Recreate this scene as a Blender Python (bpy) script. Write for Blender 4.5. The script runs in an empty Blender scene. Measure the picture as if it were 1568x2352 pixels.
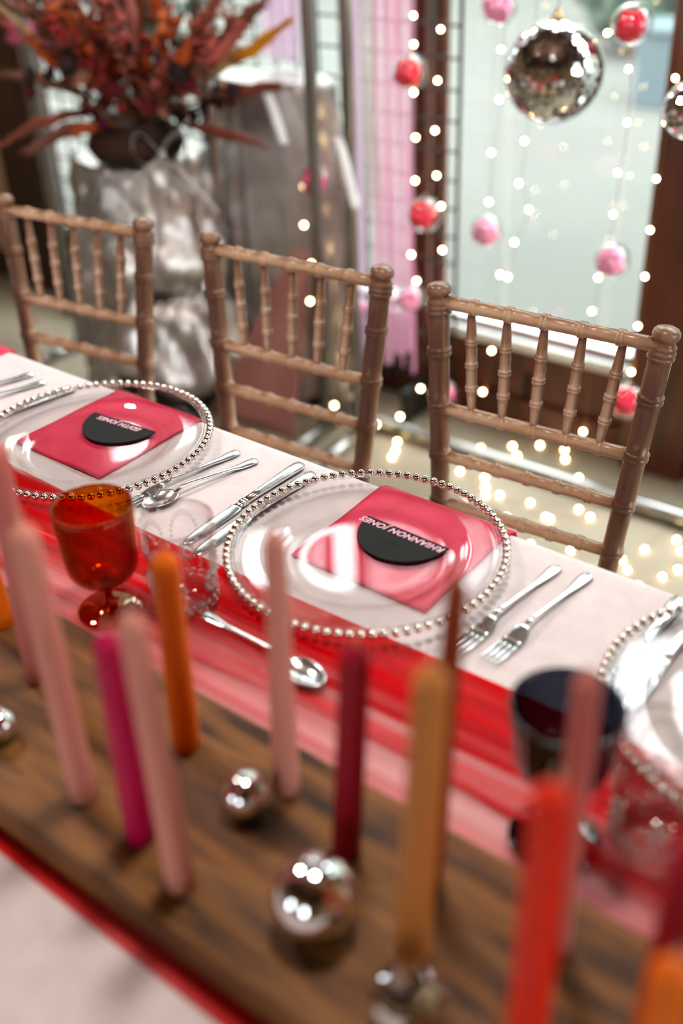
import bpy, bmesh, math, random
from mathutils import Vector, Matrix, Euler, noise

random.seed(7)
S = bpy.context.scene
COL = S.collection
T = 0.75                      # table top height; floor is z = 0
PI = math.pi

# ------------------------------------------------------------------ camera
cam_d = bpy.data.cameras.new('camera'); cam = bpy.data.objects.new('camera', cam_d); COL.objects.link(cam)
yaw, pitch, roll = 0.674554, 0.580832, -0.0427
f = Vector((-math.sin(yaw)*math.cos(pitch), math.cos(yaw)*math.cos(pitch), -math.sin(pitch)))
r0 = Vector((math.cos(yaw), math.sin(yaw), 0)); u0 = r0.cross(f)
r = math.cos(roll)*r0 + math.sin(roll)*u0
u = -math.sin(roll)*r0 + math.cos(roll)*u0
m = Matrix((r, u, -f)).transposed().to_4x4(); m.translation = Vector((0.60554, -0.80018, 0.7257+T))
cam.matrix_world = m
cam_d.sensor_fit = 'VERTICAL'; cam_d.sensor_height = 36.0; cam_d.sensor_width = 24.0
cam_d.lens = 2443.12/2352*36
cam_d.clip_start = 0.05
cam_d.dof.use_dof = True; cam_d.dof.focus_distance = 1.37; cam_d.dof.aperture_fstop = 1.55
S.camera = cam

# ------------------------------------------------------------------ world and light
w = bpy.data.worlds.new('overcast_sky'); S.world = w; w.use_nodes = True
bg = w.node_tree.nodes['Background']; bg.inputs[0].default_value = (0.93, 0.97, 1.0, 1); bg.inputs[1].default_value = 10.3
S.view_settings.view_transform = 'Standard'; S.view_settings.look = 'None'
S.view_settings.gamma = 1.0; S.view_settings.use_curve_mapping = False
S.view_settings.exposure = 0.78
S.cycles.max_bounces = 7; S.cycles.diffuse_bounces = 3; S.cycles.glossy_bounces = 4
S.cycles.transmission_bounces = 4; S.cycles.transparent_max_bounces = 24
S.cycles.adaptive_threshold = 0.08; S.cycles.caustics_reflective = False; S.cycles.caustics_refractive = False
S.cycles.sample_clamp_indirect = 6.0

def portal(name, loc, rot, sx, sy):
    d = bpy.data.lights.new(name, 'AREA'); d.shape = 'RECTANGLE'; d.size = sx; d.size_y = sy
    d.cycles.is_portal = True
    o = bpy.data.objects.new(name, d); COL.objects.link(o); o.location = loc; o.rotation_euler = rot
    return o
WY = 1.58                      # inner face of the glazed wall
portal('daylight_portal', (-0.8, WY+0.12, 1.4), (-PI/2, 0, 0), 3.6, 2.3)
portal('daylight_portal', (3.62, 0.5, 1.4), (0, PI/2, 0), 1.8, 0.8)
portal('daylight_portal', (0.0, -4.12, 1.5), (PI/2, 0, 0), 3.2, 1.2)

# ------------------------------------------------------------------ helpers
def link(name, me, mat=None, parent=None, loc=None, rot=None):
    o = bpy.data.objects.new(name, me); COL.objects.link(o)
    if mat is not None and me is not None and not me.materials: me.materials.append(mat)
    if parent is not None: o.parent = parent
    if loc is not None: o.location = loc
    if rot is not None: o.rotation_euler = rot
    return o
def tag(o, label=None, cat=None, group=None, kind=None):
    if label: o['label'] = label
    if cat: o['category'] = cat
    if group: o['group'] = group
    if kind: o['kind'] = kind
    return o
def thing(name, label, cat, loc=(0, 0, 0), rz=0, group=None, kind=None):
    o = bpy.data.objects.new(name, None); COL.objects.link(o); o.empty_display_size = 0.05
    o.location = loc; o.rotation_euler = (0, 0, rz)
    return tag(o, label, cat, group, kind)
def struct(name, me, mat, parent=None):
    o = link(name, me, mat, parent)
    if parent is None: o['kind'] = 'structure'
    return o
def children(o): return [c for c in bpy.data.objects if c.parent == o]
def copy_tree(o, parent=None):
    c = o.copy(); COL.objects.link(c); c.parent = parent
    for ch in children(o): copy_tree(ch, c)
    return c

class MB:
    """collects shapes into one mesh"""
    def __init__(s): s.v = []; s.f = []; s.sm = []
    def add(s, v, f, smooth=True, M=None):
        b = len(s.v)
        s.v += [tuple(M @ Vector(p)) for p in v] if M is not None else [tuple(p) for p in v]
        s.f += [tuple(b+i for i in q) for q in f]; s.sm += [smooth]*len(f)
        return s
    def box(s, a, b, bev=0.0, M=None):
        (x0, y0, z0), (x1, y1, z1) = a, b
        if bev <= 0:
            v = [(x0,y0,z0),(x1,y0,z0),(x1,y1,z0),(x0,y1,z0),(x0,y0,z1),(x1,y0,z1),(x1,y1,z1),(x0,y1,z1)]
            return s.add(v, [(0,3,2,1),(4,5,6,7),(0,1,5,4),(1,2,6,5),(2,3,7,6),(3,0,4,7)], False, M)
        bm = bmesh.new(); bmesh.ops.create_cube(bm, size=1)
        for q in bm.verts: q.co = Vector(((x0+x1)/2+q.co.x*(x1-x0), (y0+y1)/2+q.co.y*(y1-y0), (z0+z1)/2+q.co.z*(z1-z0)))
        bmesh.ops.bevel(bm, geom=bm.edges[:], offset=bev, segments=2, affect='EDGES', profile=0.5)
        bm.verts.index_update()
        s.add([q.co[:] for q in bm.verts], [[q.index for q in g.verts] for g in bm.faces], False, M); bm.free()
        return s
    def lathe(s, prof, n=24, M=None, smooth=True, ribs=None):
        v = []; fa = []
        for k, (rr, z) in enumerate(prof):
            for i in range(n):
                a = 2*PI*i/n; q = rr
                if ribs and ribs[0] <= k < ribs[1]: q = rr*(1+ribs[2]*math.cos(ribs[3]*a))
                v.append((q*math.cos(a), q*math.sin(a), z))
        for k in range(len(prof)-1):
            for i in range(n):
                j = (i+1) % n
                fa.append((k*n+i, k*n+j, (k+1)*n+j, (k+1)*n+i))
        loop_ = prof[0] == prof[-1]
        if prof[0][0] > 1e-5 and not loop_: fa.append(tuple(range(n-1, -1, -1)))
        if prof[-1][0] > 1e-5 and not loop_: fa.append(tuple((len(prof)-1)*n+i for i in range(n)))
        return s.add(v, fa, smooth, M)
    def tube(s, pts, rad, n=8, cap=True, smooth=True, M=None):
        pts = [Vector(p) for p in pts]; v = []; fa = []
        if not isinstance(rad, (list, tuple)): rad = [rad]*len(pts)
        t = (pts[1]-pts[0]).normalized()
        a = t.orthogonal().normalized()
        for k, p in enumerate(pts):
            if 0 < k < len(pts)-1: t = (pts[k+1]-pts[k-1]).normalized()
            elif k: t = (pts[k]-pts[k-1]).normalized()
            a = (a - t*a.dot(t)).normalized(); b = t.cross(a)
            for i in range(n):
                q = 2*PI*i/n; v.append(p+(a*math.cos(q)+b*math.sin(q))*rad[k])
        for k in range(len(pts)-1):
            for i in range(n):
                j = (i+1) % n; fa.append((k*n+i, k*n+j, (k+1)*n+j, (k+1)*n+i))
        if cap: fa += [tuple(range(n-1, -1, -1)), tuple((len(pts)-1)*n+i for i in range(n))]
        return s.add(v, fa, smooth, M)
    def sweep(s, secs, n=10, M=None, square=1.0):
        """secs: (y, z, half width, half thickness) along y; superellipse section"""
        v = []; fa = []
        for (y, z, hw, ht) in secs:
            for i in range(n):
                a = 2*PI*(i+0.5)/n; c, d = math.cos(a), math.sin(a)
                v.append((hw*math.copysign(abs(c)**square, c), y, z+ht*math.copysign(abs(d)**square, d)))
        for k in range(len(secs)-1):
            for i in range(n):
                j = (i+1) % n; fa.append((k*n+i, (k+1)*n+i, (k+1)*n+j, k*n+j))
        fa += [tuple(range(n)), tuple((len(secs)-1)*n+i for i in range(n-1, -1, -1))]
        return s.add(v, fa, True, M)
    def sphere(s, c, rad, nu=16, nv=10, M=None, sc=(1,1,1), bump=None):
        v = [(0,0,1)]; fa = []
        for k in range(1, nv):
            for i in range(nu):
                a, b = 2*PI*i/nu, PI*k/nv
                v.append((math.cos(a)*math.sin(b), math.sin(a)*math.sin(b), math.cos(b)))
        v.append((0,0,-1))
        for i in range(nu): fa.append((0, 1+i, 1+(i+1) % nu))
        for k in range(nv-2):
            for i in range(nu):
                j = (i+1) % nu; fa.append((1+k*nu+i, 1+(k+1)*nu+i, 1+(k+1)*nu+j, 1+k*nu+j))
        e = len(v)-1
        for i in range(nu): fa.append((e, 1+(nv-2)*nu+(i+1) % nu, 1+(nv-2)*nu+i))
        w_ = []
        for p in v:
            q = rad*(1+(random.uniform(-bump, bump) if bump else 0))
            w_.append((c[0]+p[0]*q*sc[0], c[1]+p[1]*q*sc[1], c[2]+p[2]*q*sc[2]))
        return s.add(w_, fa, True, M)
    def grid(s, fn, nu, nv, smooth=True, M=None, close=False):
        v = [fn(i/nu, j/nv) for j in range(nv+1) for i in range(nu+(0 if close else 1))]
        W_ = nu+(0 if close else 1); fa = []
        for j in range(nv):
            for i in range(nu):
                k = (i+1) % W_
                fa.append((j*W_+i, j*W_+k, (j+1)*W_+k, (j+1)*W_+i))
        return s.add(v, fa, smooth, M)
    def mesh(s, name='mesh'):
        me = bpy.data.meshes.new(name); me.from_pydata(s.v, [], s.f); me.validate(); me.update()
        if len(me.polygons) == len(s.sm): me.polygons.foreach_set('use_smooth', s.sm)
        else: me.polygons.foreach_set('use_smooth', [True]*len(me.polygons))
        return me
    def build(s, name, mat, parent=None, loc=None, rot=None): return link(name, s.mesh(name), mat, parent, loc, rot)

def solidify(o, th, off=0.0):
    md = o.modifiers.new('thickness', 'SOLIDIFY'); md.thickness = th; md.offset = off; return o

# ------------------------------------------------------------------ materials
def srgb(c):
    return tuple(((x/255)/12.92 if x/255 <= 0.04045 else ((x/255+0.055)/1.055)**2.4) for x in c)+(1.0,)
def mat(name, col, rough=0.5, metal=0.0, spec=0.5, **k):
    M_ = bpy.data.materials.new(name); M_.use_nodes = True
    p = M_.node_tree.nodes['Principled BSDF']
    p.inputs['Base Color'].default_value = srgb(col); p.inputs['Roughness'].default_value = rough
    p.inputs['Metallic'].default_value = metal; p.inputs['Specular IOR Level'].default_value = spec
    for a, b in k.items(): p.inputs[a.replace('_', ' ')].default_value = b
    return M_
def N(M_, t, **k):
    n = M_.node_tree.nodes.new(t)
    for a, b in k.items(): setattr(n, a, b)
    return n
def L(M_, a, b): M_.node_tree.links.new(a, b)
def varied(name, cols, scale=5.0, stretch=(1,1,1), rough=0.5, metal=0.0, bump=0.0, detail=4.0, spec=0.5, lo=0.35, hi=0.65, coord='Object', bscale=None, **k):
    """noise-driven colour between the given stops (object space), with optional bump"""
    M_ = mat(name, cols[0], rough, metal, spec, **k); p = M_.node_tree.nodes['Principled BSDF']
    tc = N(M_, 'ShaderNodeTexCoord'); mp = N(M_, 'ShaderNodeMapping'); mp.inputs['Scale'].default_value = stretch
    nz = N(M_, 'ShaderNodeTexNoise'); nz.inputs['Scale'].default_value = scale; nz.inputs['Detail'].default_value = detail
    cr = N(M_, 'ShaderNodeValToRGB'); e = cr.color_ramp.elements
    while len(e) < len(cols): e.new(0.5)
    for i, c in enumerate(cols):
        e[i].position = lo+(hi-lo)*i/max(1, len(cols)-1); e[i].color = srgb(c)
    L(M_, tc.outputs[coord], mp.inputs[0]); L(M_, mp.outputs[0], nz.inputs['Vector']); L(M_, nz.outputs['Fac'], cr.inputs[0])
    L(M_, cr.outputs[0], p.inputs['Base Color'])
    if bump:
        b = N(M_, 'ShaderNodeBump'); b.inputs['Strength'].default_value = bump; b.inputs['Distance'].default_value = 0.01
        if bscale:
            n2 = N(M_, 'ShaderNodeTexNoise'); n2.inputs['Scale'].default_value = bscale; n2.inputs['Detail'].default_value = 5
            L(M_, mp.outputs[0], n2.inputs['Vector']); L(M_, n2.outputs['Fac'], b.inputs['Height'])
        else: L(M_, nz.outputs['Fac'], b.inputs['Height'])
        L(M_, b.outputs[0], p.inputs['Normal'])
    return M_
def thin_glass(name, tint, rim, rough=0.0, refl=1.0, bump=0.0, bscale=60.0, gcol=(255,255,255)):
    """clear glass wall: lets light straight through, mirrors by Fresnel, darker seen edge-on"""
    M_ = bpy.data.materials.new(name); M_.use_nodes = True; nt = M_.node_tree; nt.nodes.clear()
    out = N(M_, 'ShaderNodeOutputMaterial'); tr = N(M_, 'ShaderNodeBsdfTransparent'); gl = N(M_, 'ShaderNodeBsdfGlossy')
    gl.inputs['Roughness'].default_value = rough; gl.inputs['Color'].default_value = srgb(gcol)
    lw = N(M_, 'ShaderNodeLayerWeight'); lw.inputs['Blend'].default_value = 0.35
    mc = N(M_, 'ShaderNodeMix', data_type='RGBA'); mc.inputs[6].default_value = tint+(1,); mc.inputs[7].default_value = rim+(1,)
    L(M_, lw.outputs['Facing'], mc.inputs[0]); L(M_, mc.outputs[2], tr.inputs['Color'])
    fc = N(M_, 'ShaderNodeLayerWeight'); fc.inputs['Blend'].default_value = 0.5
    fr = N(M_, 'ShaderNodeMath', operation='POWER'); fr.inputs[1].default_value = 4.2; L(M_, fc.outputs['Facing'], fr.inputs[0])
    mu = N(M_, 'ShaderNodeMath', operation='MULTIPLY_ADD'); mu.inputs[1].default_value = 0.9*refl; mu.inputs[2].default_value = 0.042*refl; mu.use_clamp = True
    mx = N(M_, 'ShaderNodeMixShader'); L(M_, fr.outputs[0], mu.inputs[0]); L(M_, mu.outputs[0], mx.inputs[0])
    L(M_, tr.outputs[0], mx.inputs[1]); L(M_, gl.outputs[0], mx.inputs[2]); L(M_, mx.outputs[0], out.inputs[0])
    if bump:
        tc = N(M_, 'ShaderNodeTexCoord'); nz = N(M_, 'ShaderNodeTexNoise'); nz.inputs['Scale'].default_value = bscale
        b = N(M_, 'ShaderNodeBump'); b.inputs['Strength'].default_value = bump; b.inputs['Distance'].default_value = 0.004
        L(M_, tc.outputs['Object'], nz.inputs['Vector']); L(M_, nz.outputs['Fac'], b.inputs['Height'])
        L(M_, b.outputs[0], gl.inputs['Normal']); L(M_, b.outputs[0], fc.inputs['Normal']); L(M_, b.outputs[0], lw.inputs['Normal'])
    return M_
def sheer(name, cols, opac_lo, opac_hi, scale, stretch, trans=0.35):
    """gauzy net: a partly open weave whose density varies along its folds"""
    M_ = bpy.data.materials.new(name); M_.use_nodes = True; nt = M_.node_tree; nt.nodes.clear()
    out = N(M_, 'ShaderNodeOutputMaterial'); tr = N(M_, 'ShaderNodeBsdfTransparent'); df = N(M_, 'ShaderNodeBsdfDiffuse'); tl = N(M_, 'ShaderNodeBsdfTranslucent')
    tc = N(M_, 'ShaderNodeTexCoord'); mp = N(M_, 'ShaderNodeMapping'); mp.inputs['Scale'].default_value = stretch
    nz = N(M_, 'ShaderNodeTexNoise'); nz.inputs['Scale'].default_value = scale; nz.inputs['Detail'].default_value = 5
    cr = N(M_, 'ShaderNodeValToRGB'); cr.color_ramp.elements[0].position = 0.35; cr.color_ramp.elements[1].position = 0.65
    cr.color_ramp.elements[0].color = srgb(cols[0]); cr.color_ramp.elements[1].color = srgb(cols[1])
    mr = N(M_, 'ShaderNodeMapRange'); mr.inputs[1].default_value = 0.35; mr.inputs[2].default_value = 0.65
    mr.inputs[3].default_value = opac_lo; mr.inputs[4].default_value = opac_hi
    L(M_, tc.outputs['Object'], mp.inputs[0]); L(M_, mp.outputs[0], nz.inputs['Vector'])
    L(M_, nz.outputs['Fac'], cr.inputs[0]); L(M_, nz.outputs['Fac'], mr.inputs[0])
    L(M_, cr.outputs[0], df.inputs[0]); L(M_, cr.outputs[0], tl.inputs[0])
    m1 = N(M_, 'ShaderNodeMixShader'); m1.inputs[0].default_value = trans; L(M_, df.outputs[0], m1.inputs[1]); L(M_, tl.outputs[0], m1.inputs[2])
    m2 = N(M_, 'ShaderNodeMixShader'); L(M_, mr.outputs[0], m2.inputs[0]); L(M_, tr.outputs[0], m2.inputs[1]); L(M_, m1.outputs[0], m2.inputs[2])
    L(M_, m2.outputs[0], out.inputs[0]); return M_
def emit(name, col, st):
    M_ = bpy.data.materials.new(name); M_.use_nodes = True; nt = M_.node_tree; nt.nodes.clear()
    out = N(M_, 'ShaderNodeOutputMaterial'); e = N(M_, 'ShaderNodeEmission'); e.inputs[0].default_value = srgb(col); e.inputs[1].default_value = st
    L(M_, e.outputs[0], out.inputs[0]); return M_

M = {}
M['mahogany'] = varied('mahogany', [(52,22,11), (88,38,18), (66,28,13)], 3, (6,6,0.7), 0.42, bump=0.15)
M['dark_timber'] = varied('dark_timber', [(44,24,13), (62,35,19)], 3, (6,6,0.6), 0.5, bump=0.2)
M['plaster'] = varied('plaster', [(178,150,112), (190,163,124)], 2, rough=0.9, bump=0.1)
M['floor'] = varied('floor_screed', [(122,109,92), (142,129,110), (132,118,99)], 1.6, rough=0.65, spec=0.35, bump=0.03, bscale=30)
M['ceiling'] = varied('ceiling_boards', [(58,34,18), (80,48,26)], 2, (8,0.6,1), 0.6)
M['white_paint'] = mat('white_paint', (225,228,226), 0.4)
M['pane'] = thin_glass('window_pane', (0.97,0.99,0.98), (0.9,0.95,0.93), refl=0.6)
M['hedge'] = varied('added_hedge_green', [(104,112,100), (134,138,124)], 2.5, rough=0.9, bump=0.5)
M['lawn'] = varied('pale_lawn', [(58,60,55), (64,65,60), (62,61,57)], 0.5, (1,1,1), 0.9, detail=6)
M['chair'] = varied('limed_chair_wood', [(86,54,36), (140,102,78), (200,174,150)], 26, (1,1,0.07), 0.32, bump=0.25, lo=0.38, hi=0.62, detail=7)
M['rail'] = varied('limed_rail_wood', [(94,58,34), (150,108,76), (202,172,140)], 26, (0.07,1,1), 0.30, bump=0.25, lo=0.38, hi=0.62, detail=7)
M['cane'] = varied('cane_seat', [(165,128,92), (190,155,118)], 30, (1,1,1), 0.6)
M['linen'] = varied('white_linen', [(220,206,208), (228,215,216)], 40, rough=0.85, bump=0.05, coord='Object')
M['board'] = varied('rustic_plank', [(30,15,6), (92,54,22), (136,88,38), (56,31,12)], 3.2, (1.3,8,4), 0.55, bump=0.4, lo=0.33, hi=0.67, detail=9, spec=0.3)
M['glass'] = thin_glass('clear_glass', (0.985,0.985,0.985), (0.80,0.78,0.77), refl=0.6)
M['pressed'] = thin_glass('pressed_glass', (0.975,0.97,0.97), (0.74,0.70,0.69), refl=0.8)
M['relief'] = thin_glass('pressed_relief', (0.92,0.91,0.91), (0.40,0.37,0.37), refl=3.6, rough=0.08)
M['amber'] = thin_glass('amber_glass', (0.84,0.36,0.04), (0.36,0.07,0.005), refl=1.0, gcol=(255,225,190))
M['navy'] = thin_glass('navy_glass', (0.20,0.22,0.28), (0.03,0.03,0.05), refl=1.1)
M['silver'] = mat('polished_silver', (228,230,232), 0.2, 1.0)
M['bead'] = mat('silver_bead', (225,215,208), 0.07, 1.0)
M['chrome'] = mat('chrome', (232,232,235), 0.03, 1.0)
M['steel'] = mat('brushed_tube', (150,148,145), 0.28, 1.0)
M['mirror'] = mat('mirror_tile', (225,225,225), 0.04, 1.0)
M['grout'] = mat('tile_grout', (60,52,46), 0.7)
M['napkin'] = varied('hot_pink_satin', [(212,8,58), (236,36,86), (222,16,70)], 9, (1,1,1), 0.5, bump=0.1, detail=5)
M['card'] = mat('black_card', (30,30,30), 0.7, 0, 0.15)
M['pink_ink'] = mat('pink_ink', (236,178,196), 0.6)
M['black'] = mat('black_wire', (28,30,30), 0.5, 0.3)
M['lame'] = varied('silver_lame', [(150,144,142), (205,200,198), (178,166,166)], 4, (1,1,1), 0.36, 0.85, bump=0.7, bscale=7)
M['tulle_red'] = sheer('red_tulle', [(214,8,16), (224,4,10)], 0.72, 1.0, 9, (0.35,6,1), 0.3)
M['tulle_rose'] = sheer('rose_tulle', [(232,84,88), (222,20,30)], 0.12, 0.9, 8, (0.3,5,1), 0.3)
M['tulle_pink'] = sheer('pale_pink_tulle', [(246,172,176), (238,126,132)], 0.5, 0.85, 7, (0.3,5,1), 0.3)
M['curtain'] = sheer('pink_chiffon', [(244,204,222), (238,168,202)], 0.5, 0.8, 6, (8,8,0.3), 0.65)
M['lilac'] = sheer('lilac_chiffon', [(238,214,234), (222,188,216)], 0.55, 0.85, 6, (8,8,0.3), 0.5)
M['white_net'] = sheer('white_net', [(235,230,228), (220,214,212)], 0.25, 0.6, 14, (6,6,0.8), 0.5)
M['faint_net'] = sheer('faint_net', [(235,230,228), (220,214,212)], 0.08, 0.22, 14, (6,6,0.8), 0.5)
M['sash'] = mat('hot_pink_sash', (228,104,152), 0.5)
M['mauve'] = mat('dusty_mauve_drape', (168,112,106), 0.75)
M['ribbon_white'] = mat('white_satin_ribbon', (235,236,240), 0.35)
M['bulb'] = emit('warm_led', (255,222,160), 24)
M['string'] = mat('clear_thread', (200,196,190), 0.4)
M['copper'] = mat('copper_wire', (150,110,70), 0.4, 1.0)
def wax(n, c): return mat('wax_'+n, c, 0.5, 0, 0.25)
M['wax_pink'] = wax('blush_pink', (222,146,130)); M['wax_rose'] = wax('rose_pink', (206,116,108))
M['wax_magenta'] = wax('magenta', (194,4,76)); M['wax_plum'] = wax('raspberry', (152,2,34))
M['wax_orange'] = wax('orange', (240,112,4)); M['wax_red'] = wax('orange_red', (234,38,4))
M['wax_tan'] = wax('caramel', (196,124,60)); M['wax_brown'] = wax('rust_brown', (142,58,14))
M['wick'] = mat('wick', (214,190,160), 0.9)
M['pot'] = varied('dark_pot', [(30,17,10), (48,29,18)], 5, rough=0.8, spec=0.2)
M['barrel'] = varied('dark_barrel', [(38,24,16), (56,36,24)], 4, (5,5,0.5), 0.6)
M['blob_red'] = varied('red_feathers', [(222,2,34), (240,30,74)], 25, rough=0.8)
M['blob_pink'] = varied('pink_feathers', [(238,36,116), (248,96,156)], 25, rough=0.8)
M['blob_pale'] = varied('pale_pink_feathers', [(246,124,176), (250,168,202)], 25, rough=0.8)
M['shell'] = thin_glass('clear_bauble', (0.985,0.985,0.985), (0.60,0.60,0.65), refl=1.7)
M['gold'] = mat('gold_cap', (196,170,130), 0.3, 1.0)

# ------------------------------------------------------------------ the room
XL, XR, YB, ZC = -4.6, 3.5, -4.0, 2.85
struct('floor', MB().box((XL,YB,-0.12), (XR,WY+0.14,0)).mesh(), M['floor'])
struct('ceiling', MB().box((XL,YB,ZC), (XR,WY+0.14,ZC+0.1)).mesh(), M['ceiling'])
struct('wall_left', MB().box((XL-0.12,YB-0.12,0), (XL,WY+0.14,ZC)).mesh(), M['plaster'])
SILL, HEAD = 0.265, 2.5
# glazed wall: plaster bay at the far end, timber dado under the windows, header over them
struct('wall_far', MB().box((XL,WY,0), (-2.79,WY+0.14,ZC)).mesh(), M['plaster'])
struct('baseboard_far', MB().box((XL,WY-0.025,0.0), (-2.79,WY,0.10), 0.004).mesh(), M['dark_timber'])
struct('wall_header', MB().box((-2.79,WY,HEAD), (1.11,WY+0.14,ZC)).mesh(), M['mahogany'])
struct('wall_far_end', MB().box((1.11,WY,0), (XR+0.12,WY+0.14,ZC)).mesh(), M['plaster'])
dado = thing('wall_dado', None, None, kind='structure')
MB().box((-2.56,WY+0.03,0), (1.0,WY+0.14,SILL-0.03)).build('backing', M['mahogany'], dado)
for (a, b) in ((-2.56,-1.0), (-0.938,-0.328), (-0.16,0.95)):
    MB().box((a,WY,0), (b,WY+0.04,0.09), 0.004).build('bottom_rail', M['mahogany'], dado)
    MB().box((a,WY,SILL-0.09), (b,WY+0.04,SILL-0.03), 0.004).build('top_rail', M['mahogany'], dado)
    n = max(1, round((b-a)/0.32))
    for i in range(n):
        x0 = a+(b-a)*i/n; x1 = a+(b-a)*(i+1)/n
        MB().box((x0+0.006,WY+0.015,0.09), (x1-0.006,WY+0.036,SILL-0.09), 0.006).build('panel', M['mahogany'], dado)
for k, (a, b, mt) in enumerate(((-2.79,-2.56,'dark_timber'), (-1.0,-0.938,'mahogany'), (-0.328,-0.16,'mahogany'), (0.95,1.11,'mahogany'))):
    struct('trim_%d' % (k+1), MB().box((a,WY-0.03,0), (b,WY+0.045,HEAD), 0.006).mesh(), M[mt])
for k, (a, b) in enumerate(((-2.56,-1.0), (-0.938,-0.328), (-0.16,0.95))):
    wdw = thing('window_%d' % (k+1), None, None, kind='structure')
    MB().box((a,WY+0.0,SILL-0.03), (b,WY+0.14,SILL), 0.004).build('window_sill', M['white_paint'], wdw)
    fw = 0.014
    fr = MB().box((a,WY+0.02,SILL), (a+fw,WY+0.045,HEAD)).box((b-fw,WY+0.02,SILL), (b,WY+0.045,HEAD)).box((a+fw,WY+0.02,HEAD-fw), (b-fw,WY+0.045,HEAD)).box((a+fw,WY+0.02,SILL), (b-fw,WY+0.045,SILL+fw))
    fr.build('window_frame', M['mahogany'], wdw)
    xs = [a+fw, b-fw]
    if b-a > 1.2: xs = [a+fw, (a+b)/2-0.02, (a+b)/2+0.02, b-fw]; MB().box((xs[1],WY+0.02,SILL+fw), (xs[2],WY+0.045,HEAD-fw)).build('mullion', M['mahogany'], wdw)
    for i in range(0, len(xs), 2):
        MB().box((xs[i],WY+0.030,SILL+fw), (xs[i+1],WY+0.036,HEAD-fw)).build('pane', M['pane'], wdw)
# unseen side and back walls; their windows are added to let in daylight
def window_wall(name, wn, ax, pos, lo, hi, openings, z0, z1):
    mb = MB(); e = 0.12 if pos > 0 else -0.12
    def bx(a, b, za, zb):
        p0, p1 = sorted((pos, pos+e))
        if ax == 'x': mb.box((p0,a,za), (p1,b,zb))
        else: mb.box((a,p0,za), (b,p1,zb))
    bx(lo, hi, 0, z0); bx(lo, hi, z1, ZC); c = lo
    for (a, b) in openings: bx(c, a, z0, z1); c = b
    bx(c, hi, z0, z1); struct(name, mb.mesh(), M['plaster'])
    for (a, b) in openings:
        wd = thing('window_%d' % wn, None, None, kind='structure'); wn += 1
        q0, q1 = pos+e*0.4, pos+e*0.46; q0, q1 = min(q0,q1), max(q0,q1)
        P_ = (lambda s0, s1, za, zb, d: ((q0-d,s0,za), (q1+d,s1,zb))) if ax == 'x' else (lambda s0, s1, za, zb, d: ((s0,q0-d,za), (s1,q1+d,zb)))
        for (s0, s1, za, zb) in ((a,a+0.05,z0,z1), (b-0.05,b,z0,z1), (a+0.05,b-0.05,z0,z0+0.05), (a+0.05,b-0.05,z1-0.05,z1), ((a+b)/2-0.02,(a+b)/2+0.02,z0+0.05,z1-0.05)):
            MB().box(*P_(s0,s1,za,zb,0.02)).build('window_frame', M['white_paint'], wd)
        MB().box(*P_(a+0.05,b-0.05,z0+0.05,z1-0.05,0)).build('pane', M['pane'], wd)
window_wall('wall_right', 6, 'x', XR, YB-0.12, WY+0.14, ((0.1,0.9),), 0.5, 2.3)
window_wall('wall_back', 7, 'y', YB, XL, XR, ((-1.6,-1.0), (0.9,1.5)), 1.0, 2.1)
# outside: lawn, plus an unseen hedge added to block the low sky
def added_hedge_fn(a, b):
    x = -32+54*a; q = 1.2*math.sin(x*0.9)+0.7*math.sin(x*2.3+1)+0.4*math.sin(x*5.1)
    if b < 0.8: t = b/0.8; return (x, 10.6+0.35*math.sin(x*3.3+t*9)+0.3*math.sin(x*7+t*15)+0.5*t, -0.13+(9.4+q)*t)
    return (x, 11.1+2.0*(b-0.8)/0.2, -0.13+(9.4+q)*(1-(b-0.8)/0.2*0.9))
tag(struct('added_hedge_outside', MB().grid(added_hedge_fn, 160, 24).mesh(), M['hedge']), None, None)
struct('ground_outside', MB().box((-45,-45,-0.4), (45,60,-0.13)).mesh(), M['lawn'])


# ------------------------------------------------------------------ table, cloth, plank
table = thing('banquet_table', 'long banquet table under the white cloth', 'table', (0,0,0))
MB().box((-2.6,-0.93,T-0.04), (1.9,0.13,T-0.006), 0.004).build('table_top', M['board'], table)
for x in (-2.4, -0.4, 1.7):
    for y in (-0.85, 0.05):
        MB().box((x-0.025,y-0.025,0), (x+0.025,y+0.025,T-0.04), 0.003).build('leg', M['steel'], table)
def cloth_fn(u_, v_):
    # v: across the table, hanging over both long edges
    x = -2.63+4.56*u_
    y0, y1, rr, drop = -0.936, 0.137, 0.006, 0.30
    s = v_*(drop*2+(y1-y0)); wv = 0.012*math.sin(x*23+0.7*math.sin(x*5))
    if s < drop: t = (drop-s)/drop; return (x, y0-wv*t*0.8-0.012*t, T-(drop-s))
    if s > drop+(y1-y0): t = (s-drop-(y1-y0))/drop; return (x, y1+wv*t*0.8+0.012*t, T-(s-drop-(y1-y0)))
    return (x, y0+(s-drop), T)
mb = MB(); nu = 190
vs = [0, 0.3/1.673*0.25, 0.3/1.673*0.5, 0.3/1.673*0.75, 0.3/1.673*0.97, 0.3/1.673, 0.3/1.673*1.03]+[0.3/1.673+(1.073/1.673)*k/10 for k in range(1,10)]
vs += [1-q for q in vs[:7]][::-1]
mb.grid(lambda a, b: cloth_fn(a, vs[round(b*(len(vs)-1))]), nu, len(vs)-1)
cl = mb.build('tablecloth', M['linen']); tag(cl, 'white linen cloth covering the whole banquet table', 'tablecloth')
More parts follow.
